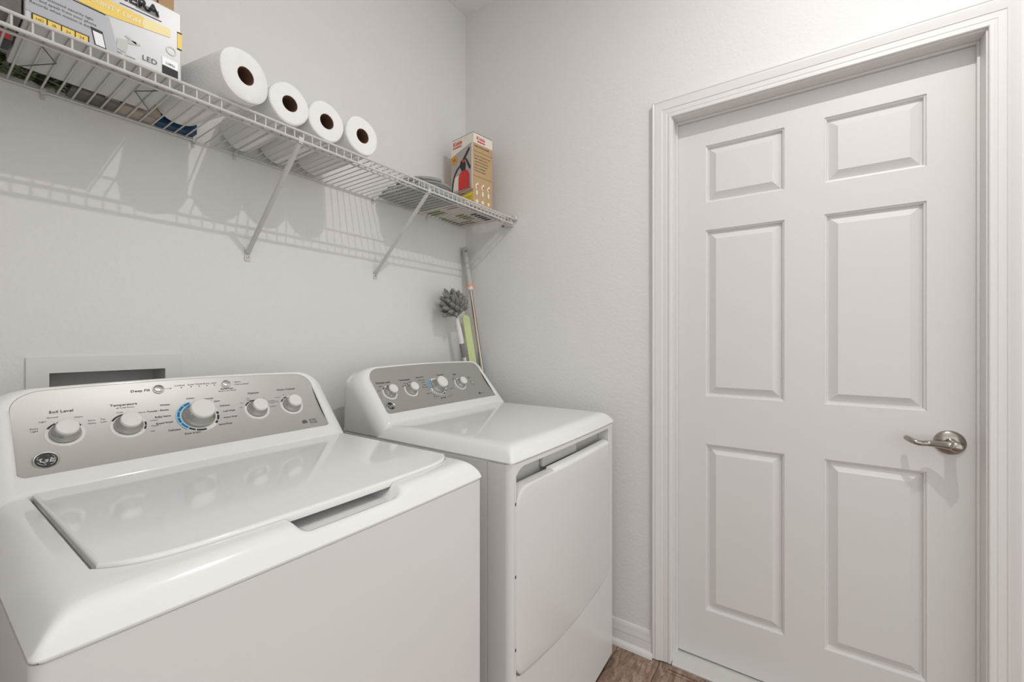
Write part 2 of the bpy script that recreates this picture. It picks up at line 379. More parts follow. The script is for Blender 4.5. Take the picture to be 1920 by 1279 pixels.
def ringpts(c, r, wd, n=40): return [PN(c[0] + r * math.cos(2 * PI * k / n), c[1] + r * math.sin(2 * PI * k / n), wd) for k in range(n)]
def knob(root, c, R, rk, hk, ang, big=False):
    f = MB(); f.rings([ringpts(c, R, 0.0), ringpts(c, R - 0.0006, 0.0012), ringpts(c, R * 0.80, 0.0012), ringpts(c, R * 0.78, 0.0004)], False, False)
    dial = f.build('dial_ring', 'plastic', root); dial['label'] = 'white ring printed around the knob'
    f = MB(); f.rings([ringpts(c, R * 0.78, 0.0006), ringpts(c, R * 0.70, 0.0006)], False, False); f.rings([ringpts(c, R * 0.70, 0.0006), ringpts(c, R * 0.68, 0.005)], False, True)
    f.build('dial_base', 'greyplastic', dial)
    f = MB()
    rb_, rk = R * 0.75, R * 0.56
    pr = [(rb_, 0.004), (rb_, 0.0065), (rb_ * 0.95, 0.0085), (rk * 1.12, hk * 0.42), (rk * 1.04, hk * 0.80)]
    f.lathe(pr, PN(*c), NRM, 40, ref=(1, 0, 0))
    k = f.build('knob', 'knobside', root, smooth=50)
    f = MB(); f.lathe([(rk * 1.045, hk * 0.80), (rk * 1.03, hk * 0.93), (rk * 0.985, hk * 0.98), (rk * 0.94, hk), (rk * 0.3, hk * 1.004)], PN(*c), NRM, 40, ref=(1, 0, 0)); f.build('knob_cap', 'plastic', k, smooth=30)
    rk *= 1.08
    f = MB(); ca, sa = math.cos(ang), math.sin(ang)
    T = lambda a, b_, h: PN(c[0] + a * ca - b_ * sa, c[1] + a * sa + b_ * ca, h)
    r0, r1 = rk * 0.62, rk * 1.02
    f.add([T(r0, -0.0012, hk * 0.99 + 0.0006), T(r0, 0.0012, hk * 0.99 + 0.0006), T(r1, 0.0012, hk * 0.72), T(r1, -0.0012, hk * 0.72), T(r0, -0.0012, hk * 0.9), T(r0, 0.0012, hk * 0.9), T(r1 * 0.94, 0.0012, hk * 0.6), T(r1 * 0.94, -0.0012, hk * 0.6)],
          [(0, 3, 2, 1), (4, 5, 6, 7), (0, 1, 5, 4), (1, 2, 6, 5), (2, 3, 7, 6), (3, 0, 4, 7)])
    f.build('pointer', 'plastic', k)
    return dial
def arcs(f, c, R, segs, slot, ro=0.97, ri=0.86, h=0.0018):
    f.cur = slot
    for a0, a1 in segs:
        n = max(2, int(abs(a1 - a0) / 6)); A_ = [math.radians(a0 + (a1 - a0) * i / n) for i in range(n + 1)]
        rs = [[PN(c[0] + r * math.cos(t), c[1] + r * math.sin(t), h) for t in A_] for r in (R * ro, R * ri)]
        f.rings(rs, False, False, closed=False)
def badge(root, c, R):
    f = MB(); f.lathe([(R, 0), (R, 0.0025), (R * 0.93, 0.0042), (R * 0.84, 0.0036), (R * 0.82, 0.0028)], PN(*c), NRM, 36, ref=(1, 0, 0), cap=False); bd = f.build('badge', 'chrome', root); bd['label'] = 'round chrome and dark monogram badge'
    f = MB(); f.lathe([(R * 0.83, 0.002), (R * 0.83, 0.0029)], PN(*c), NRM, 36, ref=(1, 0, 0)); f.build('badge_field', 'black', bd)
    f = MB(); text_into(f, 'GE', lambda x, y: PN(c[0] + x, c[1] + y, 0.0034), R * 1.02, shear=0.3, bold=R * 0.02)
    for k in range(4):
        a = PI / 4 + k * PI / 2
        pts = [PN(c[0] + R * 0.67 * math.cos(a + t), c[1] + R * 0.67 * math.sin(a + t), 0.0034) for t in lsp(-0.45, 0.45, 8)]
        f.tube(pts, R * 0.035, 5); e_ = a + 0.45
        pts = [PN(c[0] + R * (0.67 - 0.11 * (1 - math.cos(t))) * math.cos(e_ + 0.16 * math.sin(t)), c[1] + R * (0.67 - 0.11 * (1 - math.cos(t))) * math.sin(e_ + 0.16 * math.sin(t)), 0.0034) for t in lsp(0, PI * 1.3, 8)]
        f.tube(pts, R * 0.032, 5)
    f.build('monogram', 'greyplastic', bd, smooth=0)

def yfront(x, xl, xr): u = (x - (xl + xr) / 2) / ((xr - xl) / 2); return 0.6045 + 0.0065 * u * u

def top_cover(root, xl, xr, yback, lid):
    # x lines
    c = (xl + xr) / 2; hw = (xr - xl) / 2
    LX0, LX1 = xl + 0.060, xr - 0.028
    if lid:
        xs = [xl + 0.060 * (i / 10) ** 1.4 for i in range(10)] + [LX0 - 0.0006, LX0] + lsp(LX0 + 0.003, LX1 - 0.001, 128) + [LX1, LX1 + 0.0006] + [xr - 0.027 * (1 - i / 8) ** 1.4 for i in range(1, 9)]
    else:
        xs = [xl + 0.055 * (i / 10) ** 1.5 for i in range(11)] + lsp(xl + 0.07, xr - 0.07, 24) + [xr - 0.055 * (1 - i / 10) ** 1.5 for i in range(11)]
    def pro(d, L): t = max(0, min(1, d / L)); return 1 - (1 - t) ** 2.3
    ROLL = 0.010
    def yl(x): u = max(-1, min(1, (x - (LX0 + LX1) / 2) / ((LX1 - LX0) / 2))); return 0.655 + 0.010 * u * u + 0.040 * abs(u) ** 10
    def yf(x):
        y = yfront(x, xl, xr); d = min(x - xl, xr - x)
        if d < ROLL: y += ROLL - math.sqrt(max(0, ROLL ** 2 - (ROLL - d) ** 2))
        return y
    def base(x, y):
        L = 0.058 if not lid else 0.060
        a = pro(x - xl, L); b_ = pro(xr - x, L if not lid else 0.045); g = pro(y - yf(x), 0.055)
        # soft minimum
        p = 7.0; h = (a ** -p + b_ ** -p + g ** -p) ** (-1 / p) if min(a, b_, g) > 0.02 else min(a, b_, g)
        return 0.9065 + 0.0435 * h
    XC = 0.445
    def H(x, y, inlid):
        z = base(x, y)
        if lid:
            if inlid: z = min(z, 0.9335)
            wx = 1 - sstep(0.080, 0.106, abs(x - XC)); wy = sstep(yl(x) - 0.047, yl(x) - 0.020, y)
            zf = 0.9215 if not inlid else 0.9185
            if z > zf: z = z - (z - zf) * wx * wy
        return z
    rows = []
    nr = 26
    for i in range(nr + 1):
        t = (i / nr) ** 1.25
        rows.append(lambda x, t=t: (yf(x) + (yl(x) - 0.0004 - yf(x)) * t if lid else yf(x) + 0.075 * t, False))
    if lid:
        for dd in (0.0002, 0.004, 0.012, 0.02, 0.03, 0.06): rows.append(lambda x, dd=dd: (yl(x) + dd, True))
        for y in (0.80, 0.95, 1.10): rows.append(lambda x, y=y: (y, True))
        rows.append(lambda x: (1.121, True)); rows.append(lambda x: (1.1216, False))
    else:
        for y in lsp(0.70, 1.10, 9): rows.append(lambda x, y=y: (y, False))
    rows.append(lambda x: (yback, False))
    f = MB(); G = []
    for r in rows:
        row = []
        for x in xs:
            y, il = r(x); il = il and (LX0 - 0.0003 <= x <= LX1 + 0.0003)
            row.append((x, y, H(x, y, il)))
        G.append(row)
    nx = len(xs); ny = len(G); vs = [p for r in G for p in r]; fs = [(j * nx + i, j * nx + i + 1, (j + 1) * nx + i + 1, (j + 1) * nx + i) for j in range(ny - 1) for i in range(nx - 1)]
    f.add(vs, fs)
    # skirt
    border = [G[0][i] for i in range(nx)] + [G[j][-1] for j in range(1, ny)] + [G[-1][i] for i in range(nx - 2, -1, -1)] + [G[j][0] for j in range(ny - 2, 0, -1)]
    def ins(p, d): return (c + (p[0] - c) * (1 - d / hw), p[1] + d * (1 if p[1] < 0.9 else -1), None)
    r1 = [(p[0], p[1], 0.9045) for p in border]; r2 = [(ins(p, 0.004)[0], ins(p, 0.004)[1], 0.9035) for p in border]; r3 = [(ins(p, 0.004)[0], ins(p, 0.004)[1], 0.897) for p in border]
    f.rings([border, r1, r2, r3], False, False)
    tc_ = f.build('top_cover', 'enamel', root, smooth=42)
    if not lid: return
    f = MB(); a0, a1 = LX0 + 0.0045, LX1 - 0.0008
    cols = lsp(a0, a1, 60); us = lambda x: (x - (a0 + a1) / 2) / ((a1 - a0) / 2)
    ydef = lambda x: yl(x) + 0.0008
    def loop(ins_, z):
        pts = []
        cc = [a0 + ins_ + (a1 - a0 - 2 * ins_) * i / 59 for i in range(60)]
        for x in cc: pts.append((x, ydef(x) + ins_, z))
        for y in lsp(0.72, 1.1195 - ins_, 12): pts.append((a1 - ins_, y, z))
        for x in reversed(cc[::4]): pts.append((x, 1.1195 - ins_, z))
        for y in lsp(1.1195 - ins_ - 0.02, 0.72, 12): pts.append((a0 + ins_, y, z))
        return pts
    f.rings([loop(0.004, 0.9355), loop(0.0006, 0.9365), loop(0, 0.9375), loop(0, 0.9455), loop(0.0006, 0.9478), loop(0.002, 0.9492), loop(0.005, 0.9499)], True, False)
    # top surface as strips
    up = []
    for k in range(13):
        t = k / 12; up.append([(x, (yl(x) + 0.0058) * (1 - t) + (1.1145) * t, 0.9499) for x in [a0 + 0.005 + (a1 - a0 - 0.01) * i / 59 for i in range(60)]])
    f.rings(up, False, False, closed=False)
    f.build('lid', 'enamel', root, smooth=35)

def tx(f, root_c, s, u, v, size, align='CENTER', bold=0.0): text_into(f, s, lambda x, y: PN(u + x, v + y, 0.0008), size, align, bold=bold)

# ---- washer
WL, WR = 0.075, 0.769; WC = (WL + WR) / 2
washer = thing('washing_machine', 'white top load washing machine with silver control panel, nearest the camera', 'washing machine', (WC, 0.95, 0))
f = MB(); pts = []
for (y) in (0,): pass
xsf = lsp(WL + 0.012, WR - 0.012, 13)
loopb = [(x, yfront(x, WL, WR) + 0.002) for x in xsf]
arc = lambda cx, cy, r, a0, a1, n=6: [(cx + r * math.cos(math.radians(a0 + (a1 - a0) * i / n)), cy + r * math.sin(math.radians(a0 + (a1 - a0) * i / n))) for i in range(n + 1)]
yb = 1.296
loopb = arc(WL + 0.014, 0.627, 0.014, 180, 270) + [(x, yfront(x, WL, WR) + 0.002) for x in xsf[1:-1]] + arc(WR - 0.014, 0.627, 0.014, 270, 360) + [(WR, yb), (WL, yb)]
f.rings([[(x, y, z) for x, y in loopb] for z in (0.025, 0.9005)], True, True)
for z in (0.025,):
    pass
f.build('cabinet', 'enamel_side', washer, smooth=35)
f = MB(); f.box(WL + 0.006, WR - 0.006, 0.618, yb - 0.004, 0.9, 0.9025); f.build('seam', 'gap', washer)
for i, (x, y) in enumerate(((WL + 0.06, 0.67), (WR - 0.06, 0.67), (WL + 0.06, 1.24), (WR - 0.06, 1.24))):
    f = MB(); f.lathe([(0.02, 0), (0.02, 0.012), (0.012, 0.013), (0.012, 0.026)], (x, y, 0), (0, 0, 1), 16); f.build('foot', 'black', washer)
top_cover(washer, WL, WR, 1.30, True)
cp = console(washer, WC, WL, WR, 1.305, 'silver')
KN = [(0.194, 0.087, 0.029, 0.0195, 0.0275, PI / 2), (0.289, 0.087, 0.031, 0.0195, 0.0275, -0.35), (0.4175, 0.089, 0.0435, 0.0290, 0.038, PI * 1.12), (0.549, 0.087, 0.031, 0.0195, 0.0275, PI / 2 - 0.5), (0.641, 0.087, 0.031, 0.0195, 0.0275, 2.6)]
for (u, v, R, rk, hk, an) in KN: knob(washer, (u, v), R, rk, hk, an)
arcs(cp, KN[0][:2], 0.029, [(88, 112), (116, 150), (30, 84)], 1); arcs(cp, KN[1][:2], 0.031, [(100, 150), (-10, 8), (-30, -13)], 1)
arcs(cp, KN[2][:2], 0.0445, [(104, 228)], 4, 1.0, 0.80, 0.0014)
arcs(cp, KN[2][:2], 0.0435, [(108, 128), (131, 153), (156, 176), (179, 199), (202, 226)], 3)
arcs(cp, KN[2][:2], 0.0435, [(229, 248), (251, 280), (-42, -30), (-26, -6), (-3, 8)], 1)
arcs(cp, KN[3][:2], 0.031, [(88, 118), (121, 150)], 1); arcs(cp, KN[4][:2], 0.031, [(104, 126), (130, 152)], 1)
for (u, v) in ((0.353, 0.179), (0.493, 0.179)):
    f = MB(); f.lathe([(0.0095, 0), (0.0098, 0.002), (0.009, 0.005), (0.006, 0.0062)], PN(u, v), NRM, 28, ref=(1, 0, 0)); bt = f.build('push_button', 'chrome', washer)
    f = MB(); f.lathe([(0.0115, 0), (0.0112, 0.0012), (0.0098, 0.0014)], PN(u, v), NRM, 28, ref=(1, 0, 0), cap=False); f.build('button_ring', 'plastic', bt)
badge(washer, (0.163, 0.032), 0.018)
f = cp; f.cur = 2; B = 0.00012
tx(f, 0, 'Soil Level', 0.193, 0.140, 0.0090, bold=B); tx(f, 0, 'Temperature', 0.288, 0.142, 0.0084, bold=B); tx(f, 0, 'all Cold Rinses', 0.290, 0.134, 0.0052)
tx(f, 0, 'Options', 0.552, 0.140, 0.0086, bold=B); tx(f, 0, 'Water PreSoak', 0.640, 0.142, 0.0082, bold=B)
tx(f, 0, 'Deep Fill', 0.320, 0.178, 0.0095, bold=B)
for s_, u in (('Lid Locked', 0.3985), ('Soak', 0.417), ('Wash', 0.434), ('Rinse', 0.4505), ('Spin', 0.467)):
    tx(f, 0, s_ if u > 0.4 else 'Locked', u - (0.004 if u < 0.4 else 0), 0.186, 0.0068)
for u in (0.376, 0.397, 0.417, 0.434, 0.4505, 0.467): f.lathe([(0.0013, 0), (0.0013, 0.0008)], PN(u, 0.1785), NRM, 10)
f.rings([[PN(0.364, 0.1792, 0.0008), PN(0.375, 0.1792, 0.0008)], [PN(0.364, 0.1786, 0.0008), PN(0.375, 0.1786, 0.0008)]], False, False, closed=False)
tx(f, 0, '• Start', 0.509, 0.184, 0.0075, 'LEFT'); tx(f, 0, '• Lid Locked', 0.509, 0.175, 0.0075, 'LEFT'); tx(f, 0, 'Start/Pause', 0.493, 0.163, 0.0065, bold=B); tx(f, 0, 'Hold 3 Sec Reset', 0.493, 0.156, 0.006)
for s_, u, v in (('Extra', 0.154, 0.105), ('Light', 0.154, 0.0995), ('Light', 0.166, 0.119), ('Normal', 0.180, 0.127), ('Heavy', 0.216, 0.122), ('Extra', 0.234, 0.110), ('Heavy', 0.234, 0.103)): tx(f, 0, s_, u, v, 0.0050)
for s_, u, v in (('Tap', 0.251, 0.110), ('Cold', 0.251, 0.103), ('Cold', 0.279, 0.122), ('Warm', 0.316, 0.116), ('Colors', 0.333, 0.092), ('Warm', 0.332, 0.078), ('Hot', 0.326, 0.065)): tx(f, 0, s_, u, v, 0.0050)
for s_, u, v in (('Whites', 0.368, 0.130), ('Towels / Sheets', 0.364, 0.116), ('Bulky Items', 0.365, 0.099), ('Speed Wash', 0.366, 0.082), ('Delicates', 0.376, 0.060), ('Drain & Spin', 0.396, 0.045)): tx(f, 0, s_, u, v, 0.0062, 'RIGHT' if u < 0.385 else 'CENTER', bold=B)
for s_, u, v in (('Colors', 0.410, 0.142), ('Normal', 0.438, 0.136), ('Jeans', 0.458, 0.126), ('Delicates', 0.467, 0.110), ('Cold Wash', 0.470, 0.093), ('Active Wear', 0.467, 0.075), ('Speed Rinse', 0.452, 0.057)): tx(f, 0, s_, u, v, 0.0060, 'CENTER' if u < 0.42 else 'LEFT', bold=B)
for s_, u, v in (('Off', 0.512, 0.098), ('2nd', 0.518, 0.112), ('Auto', 0.536, 0.124), ('Soak', 0.536, 0.1185), ('Wash', 0.570, 0.118), ('2nd Rinse', 0.592, 0.108), ('& Fabric', 0.592, 0.102), ('Softener', 0.592, 0.090)): tx(f, 0, s_, u, v, 0.0048)
for s_, u, v in (('Off', 0.605, 0.103), ('15 min', 0.609, 0.117), ('30', 0.628, 0.123), ('2h', 0.672, 0.110)): tx(f, 0, s_, u, v, 0.0048)
f.lathe([(0.0075, 0), (0.0075, 0.0006)], PN(0.655, 0.024), NRM, 20, ref=(1, 0, 0))
f.add([PN(0.670, 0.017, 0.0007), PN(0.688, 0.017, 0.0007), PN(0.688, 0.031, 0.0007), PN(0.670, 0.031, 0.0007), PN(0.6715, 0.0185, 0.0007), PN(0.6865, 0.0185, 0.0007), PN(0.6865, 0.0295, 0.0007), PN(0.6715, 0.0295, 0.0007)], [(0, 1, 5, 4), (1, 2, 6, 5), (2, 3, 7, 6), (3, 0, 4, 7)])
tx(f, 0, 'HE', 0.679, 0.024, 0.008)
pr = f.build('control_panel', ['silver', 'inkdark', 'ink', 'inkblue', 'inklight'], washer, smooth=30); pr['label'] = 'silver panel with printed words, dial ticks and a blue arc'

# ---- dryer
DL, DR = 0.884, 1.575; DC = (DL + DR) / 2
dryer = thing('clothes_dryer', 'white front load dryer with darker silver control panel, beside the wall corner', 'dryer', (DC, 0.96, 0))
f = MB(); f.box(DL, DR, 0.690, 1.31, 0.03, 0.9005); f.build('cabinet', 'enamel_side', dryer, bevel=0.002)
f = MB(); f.box(DL + 0.006, DR - 0.006, 0.622, 1.30, 0.9, 0.9028); f.build('seam', 'gap', dryer)
for (x, y) in ((DL + 0.06, 0.67), (DR - 0.06, 0.67), (DL + 0.06, 1.24), (DR - 0.06, 1.24)):
    f = MB(); f.lathe([(0.02, 0), (0.02, 0.014), (0.012, 0.015), (0.012, 0.031)], (x, y, 0), (0, 0, 1), 16); f.build('foot', 'black', dryer)
top_cover(dryer, DL, DR, 1.315, False)
DCC = 1.2225
cpd = console(dryer, DC - 0.005, DL - 0.0 , DR - 0.010, 1.315, 'silver_dark')
# front panel with the door opening
OXa, OXb = 0.9005, 1.5225
def opening(ins_, top=0.888):
    pts = []
    a, b_ = OXa + ins_, OXb - ins_; tp = top - ins_
    def bot(x): u = (x - (a + b_) / 2) / ((b_ - a) / 2); return 0.327 + ins_ + 0.022 * u * u
    r = 0.045; n = 8
    for x in lsp(a + 0.02, b_ - 0.02, 25): pts.append((x, bot(x)))
    pts += [(b_ - 0.008, bot(b_) + 0.008), (b_, bot(b_) + 0.022)]
    for z in lsp(bot(b_) + 0.05, tp - r - 0.01, 12): pts.append((b_, z))
    rr_ = 0.014
    pts += [(b_, tp - rr_ - 0.006)] + [(b_ - rr_ + rr_ * math.cos(math.radians(t_)), tp - rr_ + rr_ * math.sin(math.radians(t_))) for t_ in (15, 45, 75)]
    for x in lsp(b_ - r, a + r, 25): pts.append((x, tp))
    pts += [(a + r + r * math.cos(math.radians(t_)), tp - r + r * math.sin(math.radians(t_))) for t_ in (100, 115, 130, 145, 160, 175)]
    for z in lsp(tp - r - 0.01, bot(a) + 0.05, 12): pts.append((a, z))
    pts += [(a, bot(a) + 0.022), (a + 0.008, bot(a) + 0.008)]
    return pts
op = opening(0)
RR = 0.022
X0, X1, Z0, Z1 = DL + RR, DR - RR, 0.03, 0.9005
cx, cz = (X0 + X1) / 2, 0.55
def project(p):
    dx, dz = p[0] - cx, p[1] - cz; s_ = 1e9
    if dx > 0: s_ = min(s_, (X1 - cx) / dx)
    if dx < 0: s_ = min(s_, (X0 - cx) / dx)
    if dz > 0: s_ = min(s_, (Z1 - cz) / dz)
    if dz < 0: s_ = min(s_, (Z0 - cz) / dz)
    return (cx + dx * s_, cz + dz * s_)
yd = lambda x: yfront(x, DL, DR) + 0.002
f = MB(); outer = [project(p) for p in op]; ringsl = []
# opening wall and front
ringsl.append([(p[0], yd(p[0]) + 0.052, p[1]) for p in opening(0.002)]); ringsl.append([(p[0], yd(p[0]) + 0.003, p[1]) for p in opening(0.001)]); ringsl.append([(p[0] , yd(p[0]), p[1]) for p in opening(-0.001)])
for k in (0.15, 0.4, 0.7, 1.0): ringsl.append([((q[0] + (o_[0] - q[0]) * k), yd(q[0] + (o_[0] - q[0]) * k), q[1] + (o_[1] - q[1]) * k) for q, o_ in zip(opening(-0.001), outer)])
f.rings(ringsl, True, False)
# corner fills of the projected rectangle
for (qx, qz) in ((X0, Z0), (X1, Z0), (X1, Z1), (X0, Z1)):
    onx_ = [p for p in outer if abs(p[0] - qx) < 1e-6]; onz_ = [p for p in outer if abs(p[1] - qz) < 1e-6]
    if onx_ and onz_:
        a_ = min(onx_, key=lambda p: abs(p[1] - qz)); b2 = min(onz_, key=lambda p: abs(p[0] - qx))
        tri = [(a_[0], yd(a_[0]), a_[1]), (qx, yd(qx), qz), (b2[0], yd(b2[0]), b2[1])]
        n_ = (Vector(tri[1]) - Vector(tri[0])).cross(Vector(tri[2]) - Vector(tri[0]))
        f.poly(tri if n_.y < 0 else tri[::-1])
# rolled vertical edges
for sgn, xe in ((-1, X0), (1, X1)):
    col = []
    y_e = yd(xe)
    for t_ in lsp(0, 90, 8): col.append((xe + sgn * RR * math.sin(math.radians(t_)), y_e + RR * (1 - math.cos(math.radians(t_)))))
    col.append((xe + sgn * RR, 0.688)); col.append((xe + sgn * (RR - 0.003), 0.688))
    rs = [[(a, b_, z) for a, b_ in col] for z in (Z0, Z1)]
    if sgn > 0: rs = rs
    else: rs = rs[::-1]
    f.rings(rs, False, False, closed=False)
f.add([(X0 - RR, 0.688, Z1), (X1 + RR, 0.688, Z1), (X1, yd(X1), Z1), (X0, yd(X0), Z1)], [(0, 3, 2, 1)])
f.build('front_panel', 'enamel_side', dryer, smooth=32)
f = MB(); f.box(OXa + 0.004, OXb - 0.004, 0.6555, 0.658, 0.33, 0.885); rp_ = f.build('door_recess', 'recess', dryer); rp_['label'] = 'grey shadowed recess above the dryer door'
f = MB(); f.box(OXa + 0.19, OXb - 0.21, 0.640, 0.6560, 0.84, 0.8845); f.build('recess_ledge', 'recess', rp_, bevel=0.006)
# door
TOPD = 0.838
def dl(ins_, yy, tiltz=0.0):
    return [(p[0], (yd(p[0]) + yy), p[1]) for p in opening(0.0045 + ins_, TOPD + 0.0045)]
f = MB(); f.rings([dl(0.0, 0.028), dl(0.0, 0.003), dl(0.001, -0.001), dl(0.004, -0.0035), dl(0.009, -0.0045)], True, True)
dd = f.build('door', 'enamel_side', dryer, smooth=28)
f = MB()
hx = lsp(1.088, 1.508, 20)
f.rings([[(x, yd(x) - 0.0042, TOPD - 0.006), (x, yd(x) - 0.0035, TOPD + 0.001), (x, yd(x) + 0.004, TOPD + 0.0065), (x, yd(x) + 0.022, TOPD + 0.0085), (x, yd(x) + 0.022, TOPD - 0.006)] for x in hx], True, True)
g = f.build('grip_lip', 'enamel', dd, smooth=50)
for z in (0.798, 0.613, 0.427):
    f = MB(); f.box(OXa + 0.0005, OXa + 0.0045, yd(OXa) - 0.0005, yd(OXa) + 0.004, z - 0.004, z + 0.004); f.build('hinge', 'black', dd)
KD = [(0.985, 0.087, 0.0295, 0.0185, 0.029, PI * 0.62), (1.082, 0.087, 0.0295, 0.0185, 0.029, PI * 0.6), (1.218, 0.087, 0.0415, 0.026, 0.040, PI * 0.5), (1.351, 0.087, 0.0295, 0.0185, 0.029, PI * 0.6)]
for (u, v, R, rk, hk, an) in KD: knob(dryer, (u, v), R, rk, hk, an)
arcs(cpd, KD[0][:2], 0.0295, [(118, 150), (70, 95)], 1); arcs(cpd, KD[1][:2], 0.0295, [(92, 112), (118, 140)], 1); arcs(cpd, KD[3][:2], 0.0295, [(112, 134)], 1)
arcs(cpd, KD[2][:2], 0.0425, [(118, 190)], 4, 1.0, 0.80, 0.0014)
arcs(cpd, KD[2][:2], 0.0415, [(122, 142), (146, 158), (162, 172), (176, 186)], 3)
arcs(cpd, KD[2][:2], 0.0415, [(206, 212), (220, 226), (232, 238), (244, 250), (256, 262), (268, 276), (282, 302), (316, 330)], 1)
f = MB(); f.lathe([(0.011, 0), (0.011, 0.0035), (0.0095, 0.005), (0.007, 0.0055)], PN(1.432, 0.087), NRM, 28, ref=(1, 0, 0)); bt = f.build('push_button', 'silver_dark', dryer)
badge(dryer, (0.957, 0.032), 0.0165)
f = cpd; f.cur = 1
tx(f, 0, 'Dryness Level', 0.975, 0.131, 0.0105, bold=B); tx(f, 0, 'Temperature', 1.073, 0.134, 0.010, bold=B); tx(f, 0, 'Sensor Dry', 1.150, 0.139, 0.0085, bold=B); tx(f, 0, 'Timed Dry', 1.262, 0.141, 0.0085, bold=B)
tx(f, 0, 'Signal', 1.345, 0.137, 0.0095, bold=B); tx(f, 0, 'Start', 1.424, 0.113, 0.0085, bold=B); tx(f, 0, 'Air Fluff', 1.212, 0.032, 0.0085, bold=B)
for s_, u, v in (('Mixed Loads', 1.170, 0.125), ('Cottons', 1.168, 0.114), ('Casuals', 1.166, 0.102), ('Delicates', 1.166, 0.091), ('Extra Dry', 1.172, 0.062), ('Dry', 1.182, 0.052), ('Less Dry', 1.192, 0.043)): tx(f, 0, s_, u, v, 0.0068, 'RIGHT')
for s_, u, v in (('50', 1.262, 0.094), ('40', 1.268, 0.082), ('Cool Down', 1.272, 0.070), ('20', 1.262, 0.040), ('30', 1.248, 0.034), ('Off', 1.322, 0.112), ('Low', 1.332, 0.120), ('High', 1.056, 0.106), ('Med', 1.068, 0.118), ('Low', 1.092, 0.121), ('Low', 0.945, 0.100), ('More', 0.960, 0.116)): tx(f, 0, s_, u, v, 0.0066, 'LEFT' if 1.25 < u < 1.3 else 'CENTER')
f.lathe([(0.005, 0), (0.005, 0.0006)], PN(1.43, 0.026), NRM, 20, ref=(1, 0, 0)); tx(f, 0, 'sensor', 1.438, 0.026, 0.0075, 'LEFT')
pr = f.build('control_panel', ['silver_dark', 'inkdark', 'ink', 'inkblue', 'inklight'], dryer, smooth=30); pr['label'] = 'darker silver panel with printed words and dial ticks'

# ================================================================== SHELF
ZD = 1.787; YF = 1.136; SX0, SX1 = -0.05, 1.655
shelf = thing('wire_shelf', 'long white wire shelf fixed across the wall above the machines', 'shelf', (0.8, YA, ZD))
rw = 0.0020
f = MB()
k = -6; wx = []
while 0.1185 + 0.0249 * k < SX1:
    wx.append(0.1185 + 0.0249 * k); k += 1
for x in wx: f.tube([(x, YA - 0.006, ZD - 0.0012), (x, YF + 0.003, ZD - 0.0012), (x, YF, ZD - 0.004), (x, YF, ZD - 0.027)] if not (0.462 < x < 0.505) else [(x, YA - 0.006, ZD - 0.0012), (x, YF + 0.003, ZD - 0.0012)], rw, 6)
f.build('deck_wires', 'wire', shelf)['label'] = 'closely spaced cross wires'
f = MB(); f.tube([(SX0, YA - 0.008, ZD - 0.0045), (SX1, YA - 0.008, ZD - 0.0045)], 0.003, 8); f.build('back_rail', 'wire', shelf)
f = MB(); f.tube([(SX0, 1.205, ZD - 0.0058), (SX1, 1.205, ZD - 0.0058)], 0.0030, 8); f.build('middle_rail', 'wire', shelf)
f = MB(); f.tube([(SX0, YF - 0.001, ZD - 0.003), (SX1, YF - 0.001, ZD - 0.003)], 0.0035, 8); f.build('front_rail', 'wire', shelf)
f = MB(); f.tube([(SX0, YF - 0.001, ZD - 0.028), (SX1, YF - 0.001, ZD - 0.028)], 0.0038, 8); f.build('front_rail', 'wire', shelf)
for bx in (0.632, 1.112):
    f = MB(); a = Vector((bx, YF + 0.004, ZD - 0.033)); c_ = Vector((bx, YA - 0.004, 1.490)); d = (c_ - a).normalized(); nrm_ = Vector((0, -d.z, d.y))
    if nrm_.z > 0: nrm_ = -nrm_
    hw = 0.0075; rs = []
    for p in (a, c_):
        ring = []
        for t_ in lsp(-90, 90, 9): ring.append(tuple(p + Vector((hw, 0, 0)) * math.sin(math.radians(t_)) + nrm_ * (0.008 * math.cos(math.radians(t_)))))
        for t_ in lsp(90, -90, 9): ring.append(tuple(p + Vector((hw * 0.75, 0, 0)) * math.sin(math.radians(t_)) + nrm_ * (0.005 * math.cos(math.radians(t_)) - 0.001)))
        rs.append(ring)
    f.rings(rs, True, True)
    # hook over the front rails
    f.box(bx - 0.006, bx + 0.006, YF - 0.0055, YF - 0.0005, ZD - 0.033, ZD - 0.020)
    f.box(bx - 0.006, bx + 0.006, YF - 0.004, YF + 0.010, ZD - 0.0365, ZD - 0.0325)
    br_ = f.build('support_bracket', 'wire', shelf, smooth=50)
    f = MB(); o8 = []
    for (sx_, sz_, s0) in ((1, 1, 0), (-1, 1, 90), (-1, -1, 180), (1, -1, 270)):
        for t_ in (0, 30, 60, 90): o8.append((bx + sx_ * 0.0058 + 0.003 * math.cos(math.radians(s0 + t_)), 1.479 + sz_ * 0.012 + 0.004 * math.sin(math.radians(s0 + t_))))
    f.rings([[(x, YA, z) for x, z in o8], [(x, YA - 0.0035, z) for x, z in o8]], False, True); f.build('foot_plate', 'wire', br_)
    f = MB(); f.lathe([(0.003, 0.003), (0.003, 0.0055), (0.0015, 0.006)], (bx, YA, 1.476), (0, -1, 0), 12); f.build('screw', 'nickel', br_)
for cxp in (0.197, 0.489, 0.595, 1.100, 1.395):
    f = MB(); f.box(cxp - 0.005, cxp + 0.005, YA - 0.013, YA, ZD - 0.010, ZD + 0.003); f.box(cxp - 0.004, cxp + 0.004, YA - 0.004, YA, ZD - 0.022, ZD - 0.010)
    f.build('wall_clip', 'wire', shelf, bevel=0.0015)
f = MB(); f.box(1.640, XW, 1.142, 1.180, ZD - 0.037, ZD + 0.007); f.box(1.650, XW - 0.004, 1.118, 1.142, ZD - 0.010, ZD + 0.012); e_ = f.build('end_bracket', 'wire', shelf, bevel=0.003); 
